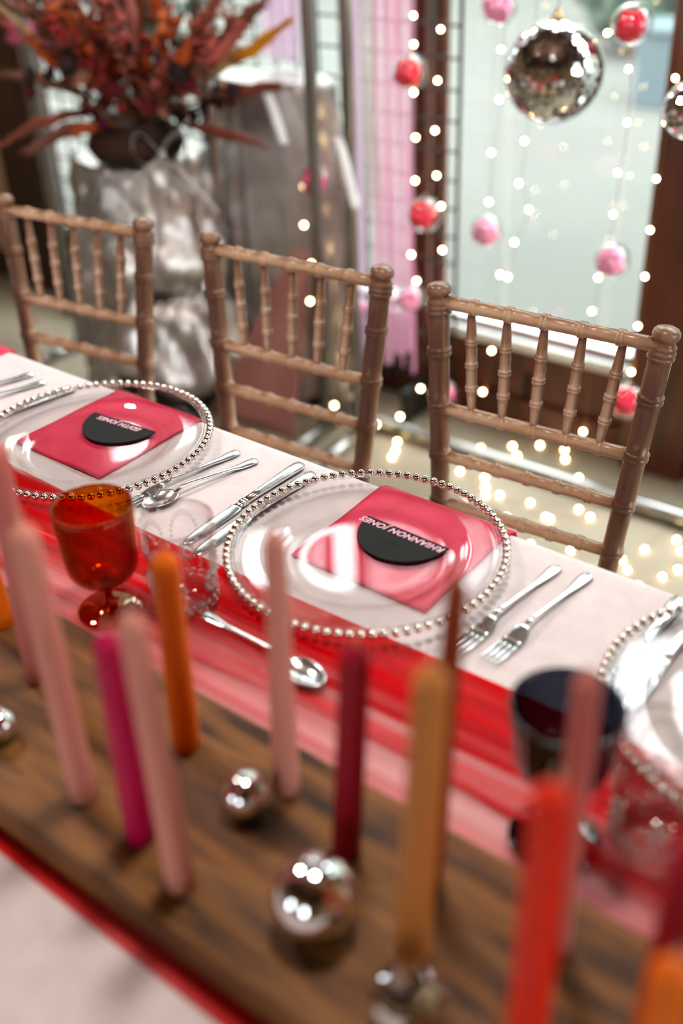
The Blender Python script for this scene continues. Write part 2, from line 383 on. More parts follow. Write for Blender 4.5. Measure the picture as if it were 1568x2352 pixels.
# rustic plank down the middle
BZ = T+0.036
def plank(u_, v_, k):
    return None
bm = bmesh.new(); bmesh.ops.create_cube(bm, size=1)
for q in bm.verts: q.co = Vector((0.1+q.co.x*2.9, -0.4015+q.co.y*0.203, T+0.0035+0.01625+q.co.z*0.0325))
bmesh.ops.bevel(bm, geom=bm.edges[:], offset=0.003, segments=2, affect='EDGES')
me = bpy.data.meshes.new('plank'); bm.to_mesh(me); bm.free()
tag(link('wooden_plank', me, M['board']), 'rustic brown wooden plank laid along the table under the candles', 'board')

# tulle runner: three gathered layers lying on the cloth on the guests' side, one on the near side
def tulle(name, mt, y0, y1, z0, amp, seed, ny, x0=-1.6, x1=1.35, wob=0.02, nx=150):
    rnd = random.Random(seed); ph = [rnd.uniform(0, 6.28) for _ in range(14)]
    fr_ = [rnd.uniform(18, 70) for _ in range(6)]
    def fn(a, b):
        x = x0+(x1-x0)*a
        e0 = wob*math.sin(x*3.1+ph[0])+wob*0.5*math.sin(x*7.3+ph[1]); e1 = wob*math.sin(x*2.7+ph[2])+wob*0.5*math.sin(x*6.1+ph[3])
        yy = y0+e0+(y1+e1-y0-e0)*b
        z = 0.0
        for k in range(5): z += math.sin(fr_[k]*2*(b*(y1-y0)*1.0+0.02*math.sin(x*2.2+ph[k]))*2.2+ph[4+k]+x*(1.5 if k % 2 else -2.1))
        z = max(0.0, z/5+0.25)*amp
        return (x, yy, T+z0+z*math.sin(PI*min(1, max(0, b)))**0.5)
    o = MB().grid(fn, nx, ny).build(name, M[mt]); return o
tag(tulle('tulle_runner', 'tulle_pink', -0.318, -0.15, 0.0012, 0.005, 3, 34, wob=0.008), 'pale pink tulle layer gathered against the wooden plank', 'runner')
tag(tulle('tulle_runner', 'tulle_red', -0.190, -0.097, 0.0022, 0.006, 5, 30, wob=0.007), 'bright red tulle strip tucked under the rims of the glass plates', 'runner')
tag(tulle('tulle_runner', 'tulle_rose', -0.262, -0.138, 0.0056, 0.009, 8, 40, wob=0.020), 'rose red tulle layer bunched between the plates and the plank', 'runner')
tag(tulle('tulle_runner', 'tulle_red', -0.519, -0.490, 0.0012, 0.002, 11, 12, wob=0.003), 'narrow red tulle edge showing along the near side of the plank', 'runner')

# ------------------------------------------------------------------ chairs
def ringed(prof_fn, rings, z0, z1, n=60, rh=0.0028, rw=0.0036):
    """radius profile along z with raised bamboo rings; rings = list of (z, count)"""
    zs = set(z0+(z1-z0)*k/n for k in range(n+1)); cent = []
    for (z, c) in rings:
        for j in range(c): cent.append(z+(j-(c-1)/2)*rw*1.9)
    for z in cent:
        for d in (-1, -0.6, 0, 0.6, 1): zs.add(z+d*rw)
    out = []
    for z in sorted(q for q in zs if z0 <= q <= z1):
        b = 0.0
        for c in cent:
            d = abs(z-c)/rw
            if d < 1: b = max(b, math.sqrt(1-d*d))
        out.append((prof_fn(z)+b*rh, z))
    return out
def along(a, b):
    """matrix taking +Z from a to b"""
    a, b = Vector(a), Vector(b); z = (b-a).normalized(); x = Vector((1,0,0)) if abs(z.x) < 0.9 else Vector((0,1,0))
    y = z.cross(x).normalized(); x = y.cross(z)
    Mx = Matrix((x, y, z)).transposed().to_4x4(); Mx.translation = a; return Mx
def oriented(name, mb, mt, parent, a, b):
    o = mb.build(name, mt, parent); o.matrix_local = along(a, b); return o
def make_chair(label):
    ch = thing('chiavari_chair', label, 'chair', group='limed bamboo-style chairs along the window side')
    # heights above floor; half widths and y offset follow the lean of the back
    zs = dict(top=T+0.146, spin=T-0.012, mid=T-0.088, low=T-0.165)
    def hw(z): return 0.1375+(z-(T-0.165))*(0.1615-0.1375)/0.311
    def yo(z): return 0.010+(z-(T-0.165))*(0.030)/0.311
    for s in (-1, 1):
        zb, zt = 0.0, T+0.174
        A = (s*hw(0.30), yo(0.30)-0.045*0+0.0, 0.30); 
        zt_pt = (s*hw(zt), yo(zt), zt)
        a0 = Vector((s*(hw(0.30)+0.006), yo(0.30), 0.0)); d = Vector(zt_pt)-Vector((s*hw(0.30), yo(0.30), 0.30))
        top = Vector(zt_pt); bot = Vector((s*hw(0.0), yo(0.0), 0.0)); Lp = (top-bot).length
        k = Lp/zt
        def pr(z): return 0.0148+0.0006*math.sin(z*9)
        rings = [(k*(T+0.073), 2), (k*(T-0.010), 2), (k*(T-0.086), 2), (k*(T-0.163), 2), (k*0.44, 2), (k*0.25, 2)]
        pf = ringed(pr, rings, 0, k*(T+0.127), 40)
        z = k*(T+0.127)
        pf += [(0.0152,z+0.001),(0.0180,z+0.0025),(0.0184,z+0.005),(0.0160,z+0.0075),(0.0180,z+0.0095),(0.0183,z+0.0125),(0.0158,z+0.015),(0.0172,z+0.017),(0.0174,z+0.0195),(0.0150,z+0.022),
               (0.0138,z+0.0255),(0.0142,z+0.0280),(0.0164,z+0.0300),(0.0178,z+0.0325),(0.0180,z+0.0360),(0.0172,z+0.0395),(0.0150,z+0.0425),(0.0100,z+0.0450),(0.0045,z+0.0462),(0.0,z+0.0465)]
        oriented('back_post', MB().lathe(pf, 20), M['chair'], ch, bot, top)
    def rail(name, z, rad, rings, dbl=2):
        a = Vector((-hw(z)+0.010, yo(z), z)); b = Vector((hw(z)-0.010, yo(z), z)); Lr = (b-a).length
        pf = ringed(lambda q: rad, [(q*Lr, dbl) for q in rings], 0, Lr, 8, 0.0022, 0.003)
        o = MB().lathe([(q, zz) for q, zz in pf], 14, along((0,0,0), (1,0,0))).build(name, M['rail'], ch, a)
    f5 = [0.15, 0.325, 0.5, 0.675, 0.85]
    rail('top_rail', zs['top'], 0.0098, f5); rail('spindle_rail', zs['spin'], 0.0095, f5)
    rail('cross_rail', zs['mid'], 0.0092, f5); rail('cross_rail', zs['low'], 0.0092, f5)
    for q in f5:
        a = Vector(((-1+2*q)*hw(zs['spin'])*0.93, yo(zs['spin']), zs['spin']+0.006)); b = Vector(((-1+2*q)*hw(zs['top'])*0.97, yo(zs['top']), zs['top']-0.006)); Ls = (b-a).length
        def sp(z):
            t = z/Ls
            if t < 0.24: return 0.0054+0.0026*(t/0.24)
            if t > 0.70: return 0.0080-0.0027*((t-0.70)/0.30)
            return 0.0080
        oriented('spindle', MB().lathe(ringed(sp, [(0.235*Ls,2), (0.47*Ls,2), (0.70*Ls,2)], 0, Ls, 14, 0.0016, 0.0024), 12), M['chair'], ch, a, b)
    # seat, front legs and stretchers (tucked under the table)
    sw = 0.19
    seat = MB().box((-0.165,-0.37,0.425), (0.165,0.0,0.45), 0.008); seat.build('seat', M['cane'], ch)
    for s in (-1, 1):
        pf = ringed(lambda z: 0.0135+0.002*z, [(0.1,2), (0.25,2), (0.38,2)], 0, 0.43, 10)
        oriented('leg', MB().lathe(pf, 14), M['chair'], ch, (s*0.165,-0.355,0), (s*0.15,-0.345,0.43))
        for z in (0.18, 0.30): oriented('stretcher', MB().lathe(ringed(lambda q: 0.0085, [(0.1,2), (0.25,2)], 0, 0.34, 4, 0.002, 0.003), 10), M['chair'], ch, (s*0.155,-0.345,z), (s*hw(z),yo(z),z))
    oriented('stretcher', MB().lathe(ringed(lambda q: 0.0085, [(0.1,2), (0.22,2)], 0, 0.31, 4, 0.002, 0.003), 10), M['chair'], ch, (-0.155,-0.347,0.22), (0.155,-0.347,0.22))
    return ch
c1 = make_chair('limed bamboo-style wooden chair beside the glazed door, furthest from the flowers')
c1.location = (0.0025,0.372,0); c1.rotation_euler = (0,0,math.radians(4.5))
c2 = copy_tree(c1); c2['label'] = 'limed bamboo-style wooden chair in front of the two steel poles'
c2.location = (-0.428,0.360,0); c2.rotation_euler = (0,0,math.radians(4))
c3 = copy_tree(c1); c3['label'] = 'limed bamboo-style wooden chair in front of the silver draped pedestal with flowers'
c3.location = (-0.895,0.322,0); c3.rotation_euler = (0,0,math.radians(6.5))

# ------------------------------------------------------------------ place settings
PLATES = {0: (0.470,0.003), 1: (0.0,0.0), 2: (-0.466,0.0)}
def make_plate(label, loc):
    pl = thing('beaded_charger_plate', label, 'plate', (loc[0],loc[1],T+0.0052), group='clear glass charger plates with silver beads')
    pr = [(0,0.0), (0.060,0.0), (0.092,0.0006), (0.101,0.0026), (0.106,0.0058), (0.112,0.0085), (0.124,0.0100), (0.142,0.0118), (0.150,0.0132), (0.1535,0.0142)]
    up = [(q, z+0.0028) for q, z in pr][::-1]; up[-1] = (0, 0.0028)
    prof = [(max(q, 1e-6), z) for q, z in pr+up]
    v = MB().lathe(prof, 72); v.build('dish', M['glass'], pl)
    MB().lathe([(0.1520,0.0128), (0.1560,0.0128), (0.1566,0.0150), (0.1560,0.0168), (0.1520,0.0168), (0.1520,0.0128)], 72).build('rim', M['glass'], pl)
    me = MB().sphere((0,0,0), 0.0052, 14, 10).mesh('bead'); me.materials.append(M['bead']); n = 84
    for i in range(n):
        a = 2*PI*i/n; link('bead', me, None, pl, (0.1606*math.cos(a), 0.1606*math.sin(a), 0.0150))
    return pl
make_plate('clear glass charger with silver beaded rim, wholly in view, set before the middle card', PLATES[1])
make_plate('clear glass charger with silver beaded rim under the smaller-lettered card, by the amber goblet', PLATES[2])
make_plate('clear glass charger of which only a few silver beads show, beside the navy goblet', PLATES[0])

def napkin(loc, label, w0=-0.076, w1=0.112, yn=-0.046, rz=0.0):
    def fn(a, b):
        x = w0+(w1-w0)*a; s = b*0.36; yl = 0.1395-yn
        wz = 0.0007*math.sin(x*60+s*30)+0.0006*math.sin(x*35-s*55)
        if s < yl: return (x, yn+s, 0.0028+wz)
        t = s-yl; return (x+0.004*math.sin(s*40), 0.1395+0.004+0.010*math.sin(x*70)*min(1,t*12)+0.008*min(1,t*9), 0.0028-t)
    o = MB().grid(fn, 26, 48).build('napkin', M['napkin'], None, (loc[0],loc[1],T), (0,0,rz))
    tag(o, label, 'napkin', 'hot pink napkins under the plates'); solidify(o, 0.0022, 0); return o
napkin(PLATES[1], 'hot pink satin napkin under the fully visible plate, draped over the table edge')
napkin((PLATES[2][0]+0.003,0), 'hot pink satin napkin under the plate by the amber goblet', w0=-0.108, w1=0.066, yn=-0.056)
napkin((-0.932,0), 'hot pink satin napkin hanging over the table edge at the flowers end', w0=-0.09, w1=0.10)
napkin(PLATES[0], 'hot pink satin napkin under the mostly hidden plate by the navy goblet', w0=-0.03, w1=0.10)

def text_mesh(txt, size, off=0.0, ext=0.0003, shear=0.25):
    cu = bpy.data.curves.new('lettering', 'FONT'); cu.body = txt; cu.size = size; cu.align_x = 'CENTER'; cu.align_y = 'CENTER'
    cu.offset = off; cu.extrude = ext; cu.shear = shear; cu.space_character = 1.08
    o = bpy.data.objects.new('tmp_text', cu); COL.objects.link(o)
    dg = bpy.context.evaluated_depsgraph_get(); me = bpy.data.meshes.new_from_object(o.evaluated_get(dg))
    bpy.data.objects.remove(o); bpy.data.curves.remove(cu); return me
def place_card(loc, rz, txt, label, tsize, logo=False):
    # half-disc card, straight edge towards the guest (+y)
    pc = thing('place_card', label, 'place card', loc, rz, 'black half-round place cards')
    n = 40; R_ = 0.0585; v = []; 
    for z in (0, 0.0022):
        for i in range(n+1):
            a = -PI*i/n; v.append((R_*math.cos(a), 0.0+R_*math.sin(a)*1.06, z))
    k = n+1; fa = [tuple(range(k)), tuple(range(2*k-1, k-1, -1))]+[(i, i+k, (i+1) % k+k, (i+1) % k) for i in range(k)]
    cd = MB().add(v, fa, False).build('card', M['card'], pc)
    me = text_mesh(txt, tsize, 0.00034); me.materials.append(M['pink_ink'])
    link('lettering', me, None, cd, (-0.002, -0.0085, 0.0024), (0,0,PI))
    if logo:
        mb = MB().box((-0.012,-0.0300,0.0022), (0.012,-0.0296,0.0025)).box((-0.012,-0.0296,0.0022), (-0.0116,-0.0250,0.0025))
        mb.box((0.002,-0.0380,0.0022), (0.0026,-0.0330,0.0025)).box((0.0065,-0.0400,0.0022), (0.0071,-0.0330,0.0025)).box((0.002,-0.0370,0.0022), (0.0068,-0.0364,0.0025))
        mb.build('embossed_mark', M['card'], cd)
    return pc
place_card((0.016,0.061,T+0.0088), math.radians(-1.5), 'RHIANNON JONES', 'black half-round place card with the longer pink name, on the fully visible plate', 0.0132, True)
place_card((-0.4735,0.063,T+0.0088), math.radians(4), 'EDITH JONES', 'black half-round place card with the shorter pink name, on the plate by the amber goblet', 0.0125)

# ------------------------------------------------------------------ cutlery (length along y, handle end towards +y, origin mid-length on the cloth)
def handle_secs(y0, y1, thick=1.0):
    return [(y0,0.0060,0.0026,0.0020*thick), (y0+0.02,0.0056,0.0029,0.0021*thick), (y0+0.05,0.0046,0.0037,0.0022*thick), (y1-0.03,0.0036,0.0060,0.0022*thick), (y1-0.014,0.0034,0.0078,0.0021*thick), (y1-0.004,0.0034,0.0072,0.0019*thick), (y1-0.001,0.0034,0.0046,0.0014*thick), (y1,0.0034,0.0016,0.0008)]
def make_knife():
    o = thing('table_knife', 'x', 'knife')
    hs = [(0.005,0.0052,0.0052,0.0036), (0.03,0.0054,0.0056,0.0040), (0.07,0.0058,0.0072,0.0044), (0.095,0.0060,0.0086,0.0045), (0.108,0.0058,0.0086,0.0042), (0.1145,0.0056,0.0066,0.0032), (0.117,0.0055,0.0022,0.0014)]
    MB().sweep(hs, 14, square=0.8).build('handle', M['silver'], o)
    mb = MB()
    for y in (0.004, -0.001): mb.sweep([(y-0.0022,0.0052,0.0052,0.0036), (y-0.0011,0.0052,0.0062,0.0046), (y+0.0011,0.0052,0.0062,0.0046), (y+0.0022,0.0052,0.0052,0.0036)], 14, square=0.8)
    mb.sweep([(-0.010,0.0048,0.0064,0.0020), (-0.003,0.0050,0.0052,0.0034)], 14, square=0.8).build('bolster', M['silver'], o)
    bl = [(-0.105,0.0012,0.0012,0.0005), (-0.101,0.0014,0.0050,0.0008), (-0.092,0.0017,0.0080,0.0010), (-0.075,0.0021,0.0092,0.0011), (-0.03,0.0036,0.0094,0.0014), (-0.012,0.0045,0.0086,0.0018), (-0.008,0.0048,0.0062,0.0020)]
    MB().sweep(bl, 12, square=0.9).build('blade', M['silver'], o); return o
def make_fork():
    o = thing('table_fork', 'x', 'fork')
    MB().sweep([(-0.026,0.0098,0.0032,0.0020), (-0.012,0.0104,0.0024,0.0020)]+[(y, z+0.0035*max(0,1-(y+0.012)/0.07), a, b) for y, z, a, b in handle_secs(0.0,0.098)], 12, square=0.85).build('handle', M['silver'], o)
    hd = MB().sweep([(-0.058,0.0042,0.0112,0.0010), (-0.050,0.0050,0.0114,0.0011), (-0.042,0.0066,0.0106,0.0012), (-0.034,0.0086,0.0072,0.0015), (-0.026,0.0098,0.0034,0.0019)], 12, square=0.8); hd = hd.build('head', M['silver'], o)
    for k in range(4):
        x = (k-1.5)*0.0061
        t = MB().sweep([(-0.098,0.0080,0.0005,0.0005), (-0.088,0.0050,0.0011,0.0008), (-0.075,0.0034,0.0015,0.0010), (-0.064,0.0036,0.0018,0.0010), (-0.056,0.0044,0.0020,0.0010)], 8, M=Matrix.Translation((x,0,0)))
        t.build('tine', M['silver'], hd)
    return o
def make_spoon():
    o = thing('dessert_spoon', 'x', 'spoon')
    MB().sweep([(-0.040,0.0070,0.0034,0.0016), (-0.028,0.0108,0.0026,0.0020), (-0.016,0.0118,0.0025,0.0020)]+[(y, z+0.0052*max(0,1-(y+0.012)/0.07), a, b) for y, z, a, b in handle_secs(0.0,0.090)], 12, square=0.85).build('handle', M['silver'], o)
    def bowl(a, b):
        t = a*2*PI; rr = b
        x = 0.0165*rr*math.cos(t)*(1+0.12*math.sin(t)*1); y = -0.062+0.0255*rr*math.sin(t)
        return (x, y, 0.0012+0.0068*rr**2.2)
    b = MB().grid(bowl, 32, 10, close=True).build('bowl', M['silver'], o); solidify(b, 0.0012, 1); return o
G = 'silver cutlery laid on the cloth'
K = make_knife(); F = make_fork(); SP = make_spoon()
def lay(proto, first, loc, rz, label, cat=None):
    o = proto if first else copy_tree(proto)
    o.location = (loc[0],loc[1],T+loc[2] if len(loc) > 2 else T); o.rotation_euler = (0,0,rz); o['label'] = label; o['group'] = G; return o
lay(K, True, (-0.196,0.004), math.radians(-1), 'silver table knife with its ringed bolster in plain view, between the two visible plates')
lay(K, False, (-0.1695,-0.006), math.radians(-1.5), 'silver knife tucked under the bead rim of the fully visible plate')
lay(K, False, (0.3245,0.012), math.radians(-0.5), 'silver table knife pointing at the navy goblet')
lay(K, False, (0.352,0.004), math.radians(-0.5), 'silver knife half under beads beside the pressed glass by the navy goblet')
lay(K, False, (-0.651,-0.010), math.radians(-10), 'silver knife whose handle end shows past the beads of the amber goblet plate')
lay(F, True, (0.181,0.012), math.radians(-5), 'silver fork nearest the beads of the fully visible plate')
lay(F, False, (0.2165,0.018), math.radians(-5), 'silver fork further from the beads, next to its twin above the navy goblet')
lay(F, False, (-0.3035,0.004), math.radians(-8), 'silver fork beside the spoon behind the clear tumbler')
lay(SP, True, (-0.274,0.010), math.radians(-13), 'silver dessert spoon with its bowl up behind the clear tumbler')
lay(SP, False, (0.012,-0.1995,0.0075), math.radians(85), 'silver dessert spoon lying across the red tulle below the plate')
lay(F, False, (-0.752,0.008), math.radians(-14), 'silver fork whose handle enters at the picture edge, further from the plate')
lay(F, False, (-0.713,0.000), math.radians(-14), 'silver fork whose handle enters at the picture edge, nearer the plate')

# ------------------------------------------------------------------ glasses
def goblet(name, label, loc, Hh, R_, rf, mt, ribs, bowl_h, round_=0.014):
    g = thing(name, label, 'glass', loc)
    zb = Hh-bowl_h; th = 0.0022
    out = [(0.0045,zb)]
    for k in range(1, 7): a = PI/2*k/6; out.append((0.0045+(R_*0.90-0.0045)*math.sin(a), zb+round_*2.0*(1-math.cos(a))))
    for k in range(1, 9): out.append((R_*(0.90+0.10*(k/8)), zb+round_*2+(Hh-zb-round_*2)*k/8))
    inn = [(max(q-th, 0.0001), z+(th if z < Hh-0.002 else 0.0)) for q, z in out][::-1]
    prof = out+inn[:-1]+[(0.0001, zb+th)]
    MB().lathe(prof, ribs*4, ribs=(3, len(out)-1, 0.016, ribs)).build('bowl', M[mt], g)
    MB().lathe([(0.0085,0.0045), (0.0050,0.010), (0.0042,zb*0.5), (0.0046,zb-0.006), (0.0080,zb+0.0005)], 20).build('stem', M[mt], g)
    MB().lathe([(rf,0.0), (rf,0.0018), (rf*0.95,0.0028), (rf*0.6,0.0036), (0.009,0.0060), (0.0050,0.0085)], 48).build('foot', M[mt], g)
    return g
goblet('wine_goblet', 'amber ribbed glass goblet on the red tulle', (-0.1735,-0.238,T+0.004), 0.136, 0.0425, 0.036, 'amber', 44, 0.098)
gn = goblet('wine_goblet', 'dark navy glass goblet behind the orange-red candle', (0.366,-0.236,T+0.004), 0.150, 0.0445, 0.0380, 'navy', 24, 0.085, 0.022)
def tumbler(label, loc, Hh, R_, mt, seed):
    g = thing('pressed_tumbler', label, 'glass', loc, random.Random(seed).uniform(0,1), group='pressed glass tumblers'); th = 0.003
    out = [(R_*0.80,0.0), (R_*0.86,0.003), (R_*0.87,0.012)]+[(R_*(0.87+0.13*k/8), 0.012+(Hh-0.012)*k/8) for k in range(1, 9)]
    inn = [(q-th, z) for q, z in out[2:]][::-1]
    MB().lathe(out+inn+[(0.0001,0.010)], 64).build('wall', M['pressed' if mt is None else mt], g)
    def on(a, z, d=0.0008):   # point on outside wall
        rr = R_*(0.87+0.13*(z-0.012)/(Hh-0.012))+d; return Vector((rr*math.cos(a), rr*math.sin(a), z))
    # raised pattern: beaded arches over flower medallions, diamond band at the base
    bead = MB().sphere((0,0,0), 0.0013, 8, 6).mesh('bead'); bead.materials.append(M['relief'])
    mbb = MB()
    for k in range(6):
        a0 = 2*PI*k/6; hw_ = 0.40
        for row in (0.0, 0.0042):
            for j in range(15):
                t = PI*j/14; p = on(a0-(hw_-row*6)*math.cos(t), Hh*0.60+(0.030-row)*math.sin(t)); mbb.sphere(p, 0.0012, 6, 4)
    mbb.build('beaded_arches', M['relief'], g)['kind'] = 'stuff'
    for k in range(6):
        a0 = 2*PI*k/6; mb = MB()
        for j in range(8):
            t = 2*PI*j/8; c = on(a0+0.19*math.cos(t), Hh*0.40+0.0080*math.sin(t)*1.3); mb.sphere(c, 0.0034, 8, 6, sc=(1,1,1.0))
        mb.sphere(on(a0, Hh*0.40), 0.0032, 8, 6); mb.build('medallion', M['relief'], g)
    mb = MB()
    for k in range(24):
        for z in (0.012, 0.020): mb.sphere(on(2*PI*(k+(0.5 if z > 0.015 else 0))/24, z, 0.0), 0.0030, 6, 4)
    mb.build('base_studs', M['relief'], g)['kind'] = 'stuff'
    return g
tumbler('clear pressed glass tumbler beside the amber goblet', (-0.110,-0.183,T+0.004), 0.112, 0.0400, None, 1)
tumbler('clear pressed glass tumbler beside the navy goblet', (0.431,-0.192,T+0.004), 0.118, 0.0385, None, 2)

# ------------------------------------------------------------------ candles (base on plank, small lean)
def candle(label, base, h, r0, r1, mt, lean=(0,0), wick=True, facets=16):
    c = thing('taper_candle', label, 'candle', (base[0],base[1],BZ+0.002), group='unlit taper candles standing on the plank')
    hb = h-0.012; prof = [(r0,0.0)]
    for k in range(1, 13): prof.append((r0+(r1-r0)*k/12, hb*k/12))
    prof += [(r1*0.96,hb+0.002), (r1*0.80,hb+0.0055), (r1*0.52,hb+0.009), (r1*0.25,hb+0.0115), (0.0012,h)]
    b = MB().lathe(prof, facets); v = []
    for p in b.v: t = p[2]/h; v.append((p[0]+lean[0]*t, p[1]+lean[1]*t, p[2]))
    b.v = v; wb = b.build('wax_body', M[mt], c)
    if wick: MB().tube([(lean[0],lean[1],h-0.001), (lean[0]+0.0008,lean[1],h+0.006), (lean[0]+0.002,lean[1]+0.001,h+0.011)], 0.0009, 6).build('wick', M['wick'], wb)
    return c
candle('rose pink taper candle standing at the far left of the plank', (-0.116,-0.378), 0.262, 0.0125, 0.0110, 'wax_rose', (0.012,0.006))
candle('blush pink taper candle with a yellowed tip, left of the magenta candle', (0.035,-0.452), 0.277, 0.0122, 0.0108, 'wax_pink', (0.001,0.001))
candle('bright magenta taper candle between two blush pink candles', (0.106,-0.454), 0.214, 0.0126, 0.0112, 'wax_magenta', (0.005,0.002))
candle('tall blush pink taper candle in front of the magenta candle', (0.166,-0.468), 0.268, 0.0118, 0.0092, 'wax_pink', (-0.002,-0.001))
candle('yellow-orange taper candle in front of the clear tumbler', (0.065,-0.359), 0.211, 0.0126, 0.0112, 'wax_orange', (0.006,0.003))
candle('slender blush pink taper candle in front of the spoon', (0.170,-0.346), 0.265, 0.0118, 0.0080, 'wax_pink', (0.008,0.003))
candle('dark raspberry taper candle behind the big chrome ball', (0.251,-0.369), 0.214, 0.0122, 0.0112, 'wax_plum', (0.012,0.006))
candle('caramel taper candle behind the smallest mosaic ball', (0.344,-0.414), 0.274, 0.0128, 0.0112, 'wax_tan', (0.010,0.006))
candle('rust brown taper candle peeking above the caramel candle', (0.319,-0.352), 0.290, 0.0105, 0.0070, 'wax_brown', (0.012,0.008))
candle('thick orange-red taper candle in front of the navy goblet', (0.454,-0.452), 0.278, 0.0128, 0.0112, 'wax_red', (0.0,0.002))
candle('pale pink taper candle just behind the orange-red candle', (0.424,-0.347), 0.262, 0.0105, 0.0082, 'wax_rose', (0.0,0.0))
candle('dark raspberry taper candle leaning at the right picture edge', (0.511,-0.393), 0.220, 0.0120, 0.0108, 'wax_plum', (0.002,0.0))
candle('bright orange taper candle in the bottom corner before the raspberry one', (0.530,-0.455), 0.203, 0.0130, 0.0118, 'wax_orange', (0.0,0.0))
candle('deep orange taper candle at the left picture edge', (-0.214,-0.346), 0.180, 0.0125, 0.0112, 'wax_orange', (0.0,0.0))

# ------------------------------------------------------------------ chrome and mosaic balls on the plank
def chrome_ball(label, x, y, rad):
    b = thing('chrome_ball', label, 'ornament', (x,y,BZ+rad), group='silver balls on the plank')
    MB().sphere((0,0,0), rad, 40, 24).build('ball', M['chrome'], b)
    MB().lathe([(rad*0.16,rad*0.975), (rad*0.16,rad*1.05), (rad*0.12,rad*1.09), (0.0,rad*1.10)], 16, Matrix.Rotation(2.6, 4, 'X')).build('cap', M['silver'], b)
def mosaic_ball(name, label, loc, rad, tile, split=False, keep=300, view=None, cat='disco ball', group=None):
    b = thing(name, label, cat, loc, group=group)
    MB().sphere((0,0,0), rad*0.985, 32, 20).build('core', M['grout'], b)
    rows = max(4, round(PI*rad/tile)); allt = []
    for k in range(rows):
        th_ = PI*(k+0.5)/rows; n = max(3, round(2*PI*rad*math.sin(th_)/tile))
        for i in range(n):
            ph = 2*PI*(i+0.3*(k % 3))/n
            nrm = Vector((math.sin(th_)*math.cos(ph), math.sin(th_)*math.sin(ph), math.cos(th_)))
            nrm = (nrm+Vector((random.gauss(0,0.022), random.gauss(0,0.022), random.gauss(0,0.022)))).normalized()
            e1 = Vector((-math.sin(ph), math.cos(ph), 0)); e1 = (e1-nrm*e1.dot(nrm)).normalized(); e2 = nrm.cross(e1)
            Mx = Matrix((e1, e2, nrm)).transposed().to_4x4(); Mx.translation = nrm*rad*0.985
            wd = 2*PI*rad*math.sin(th_)/n
            allt.append((nrm, Mx, wd))
    hh = PI*rad/rows*0.47
    if view is not None: allt.sort(key=lambda t: -t[0].dot(view))
    cut = keep if split else 0
    if cut:
        me = MB().box((-tile*0.47,-hh,0), (tile*0.47,hh,0.0016)).mesh('tile'); me.materials.append(M['mirror'])
        for nrm, Mx, wd in allt[:cut]: o = link('tile', me, None, b); o.matrix_local = Mx
    mb = MB()
    for nrm, Mx, wd in allt[cut:]: mb.box((-wd*0.47,-hh,0), (wd*0.47,hh,0.0016), 0, Mx)
    o = mb.build('mirror_tiles', M['mirror'], b); o['kind'] = 'stuff'
    return b
chrome_ball('small shiny chrome ball beside the slender pink candle', 0.159, -0.384, 0.0205)
chrome_ball('largest shiny chrome ball in front of the raspberry candle', 0.272, -0.434, 0.0320)
chrome_ball('tiny chrome ball cut off by the left picture edge', -0.080, -0.449, 0.0160)
mosaic_ball('mosaic_ball', 'small broken-mirror mosaic ball at the foot of the caramel candle', (0.368,-0.456,BZ+0.0225), 0.0225, 0.011, cat='ornament', group='silver balls on the plank')

# ------------------------------------------------------------------ backdrop frame, mesh panel, fabrics
def stand(label, xa, xb, y, ztop, base_y, ends):
    st = thing('backdrop_stand', label, 'stand', (0,0,0), group='steel tube backdrop stands')
    for k, x in enumerate((xa, xb)):
        MB().tube([(x,y,0.03), (x,y,ztop)], 0.0165, 12).build('upright', M['steel'], st)
        MB().tube([(x,y-0.22,0.018), (x,y+0.08,0.018)], 0.017, 10).build('foot', M['steel'], st)
    MB().tube([(xa-0.05,y,ztop+0.016), (xb+0.05,y,ztop+0.016)], 0.0165, 12).build('crossbar', M['steel'], st)
    if ends:
        (x0, x1) = ends; yb = base_y
        MB().tube([(x0+0.02,yb-0.16,0.018), (x0+0.005,yb-0.06,0.018), (x0+0.01,yb-0.02,0.019), (x0+0.04,yb,0.020), (x0+0.10,yb+0.002,0.020), (x1,yb+0.03,0.020)], 0.020, 12).build('base_tube', M['steel'], st)
    return st
stand('brushed steel stand holding the fairy lights, its base tube lying along the dark panelling', -0.978, 1.25, 1.27, 2.30, 1.36, (-1.005,1.2))
stand('brushed steel stand rising behind the dried flowers', -2.140, -1.088, 1.27, 2.30, 1.36, None)
gp = thing('wire_mesh_panel', 'black square wire mesh panel standing against the window', 'mesh panel', (0,0,0))
gy, gx0, gx1, gz0, gz1 = 1.525, -2.50, -0.830, 0.10, 1.85
nx = round((gx1-gx0)/0.0725); nz = round((gz1-gz0)/0.0725)
vw = MB().tube([(0,0,gz0), (0,0,gz1)], 0.0034, 6).mesh('vertical_wire'); vw.materials.append(M['black'])
hwm = MB().tube([(gx0,0,0), (gx1,0,0)], 0.0034, 6).mesh('horizontal_wire'); hwm.materials.append(M['black'])
for i in range(1, nx): link('vertical_wire', vw, None, gp, (gx0+(gx1-gx0)*i/nx, gy, 0))
for j in range(1, nz): link('horizontal_wire', hwm, None, gp, (0, gy-0.004, gz0+(gz1-gz0)*j/nz))
MB().tube([(gx0,gy,gz0), (gx0,gy,gz1), (gx1,gy,gz1), (gx1,gy,gz0), (gx0,gy,gz0)], 0.0065, 8).build('edge_frame', M['black'], gp)
for x in (gx0+0.1, gx1-0.1): MB().box((x-0.012,gy-0.10,0), (x+0.012,gy+0.05,gz0+0.002), 0.003).build('foot', M['black'], gp)

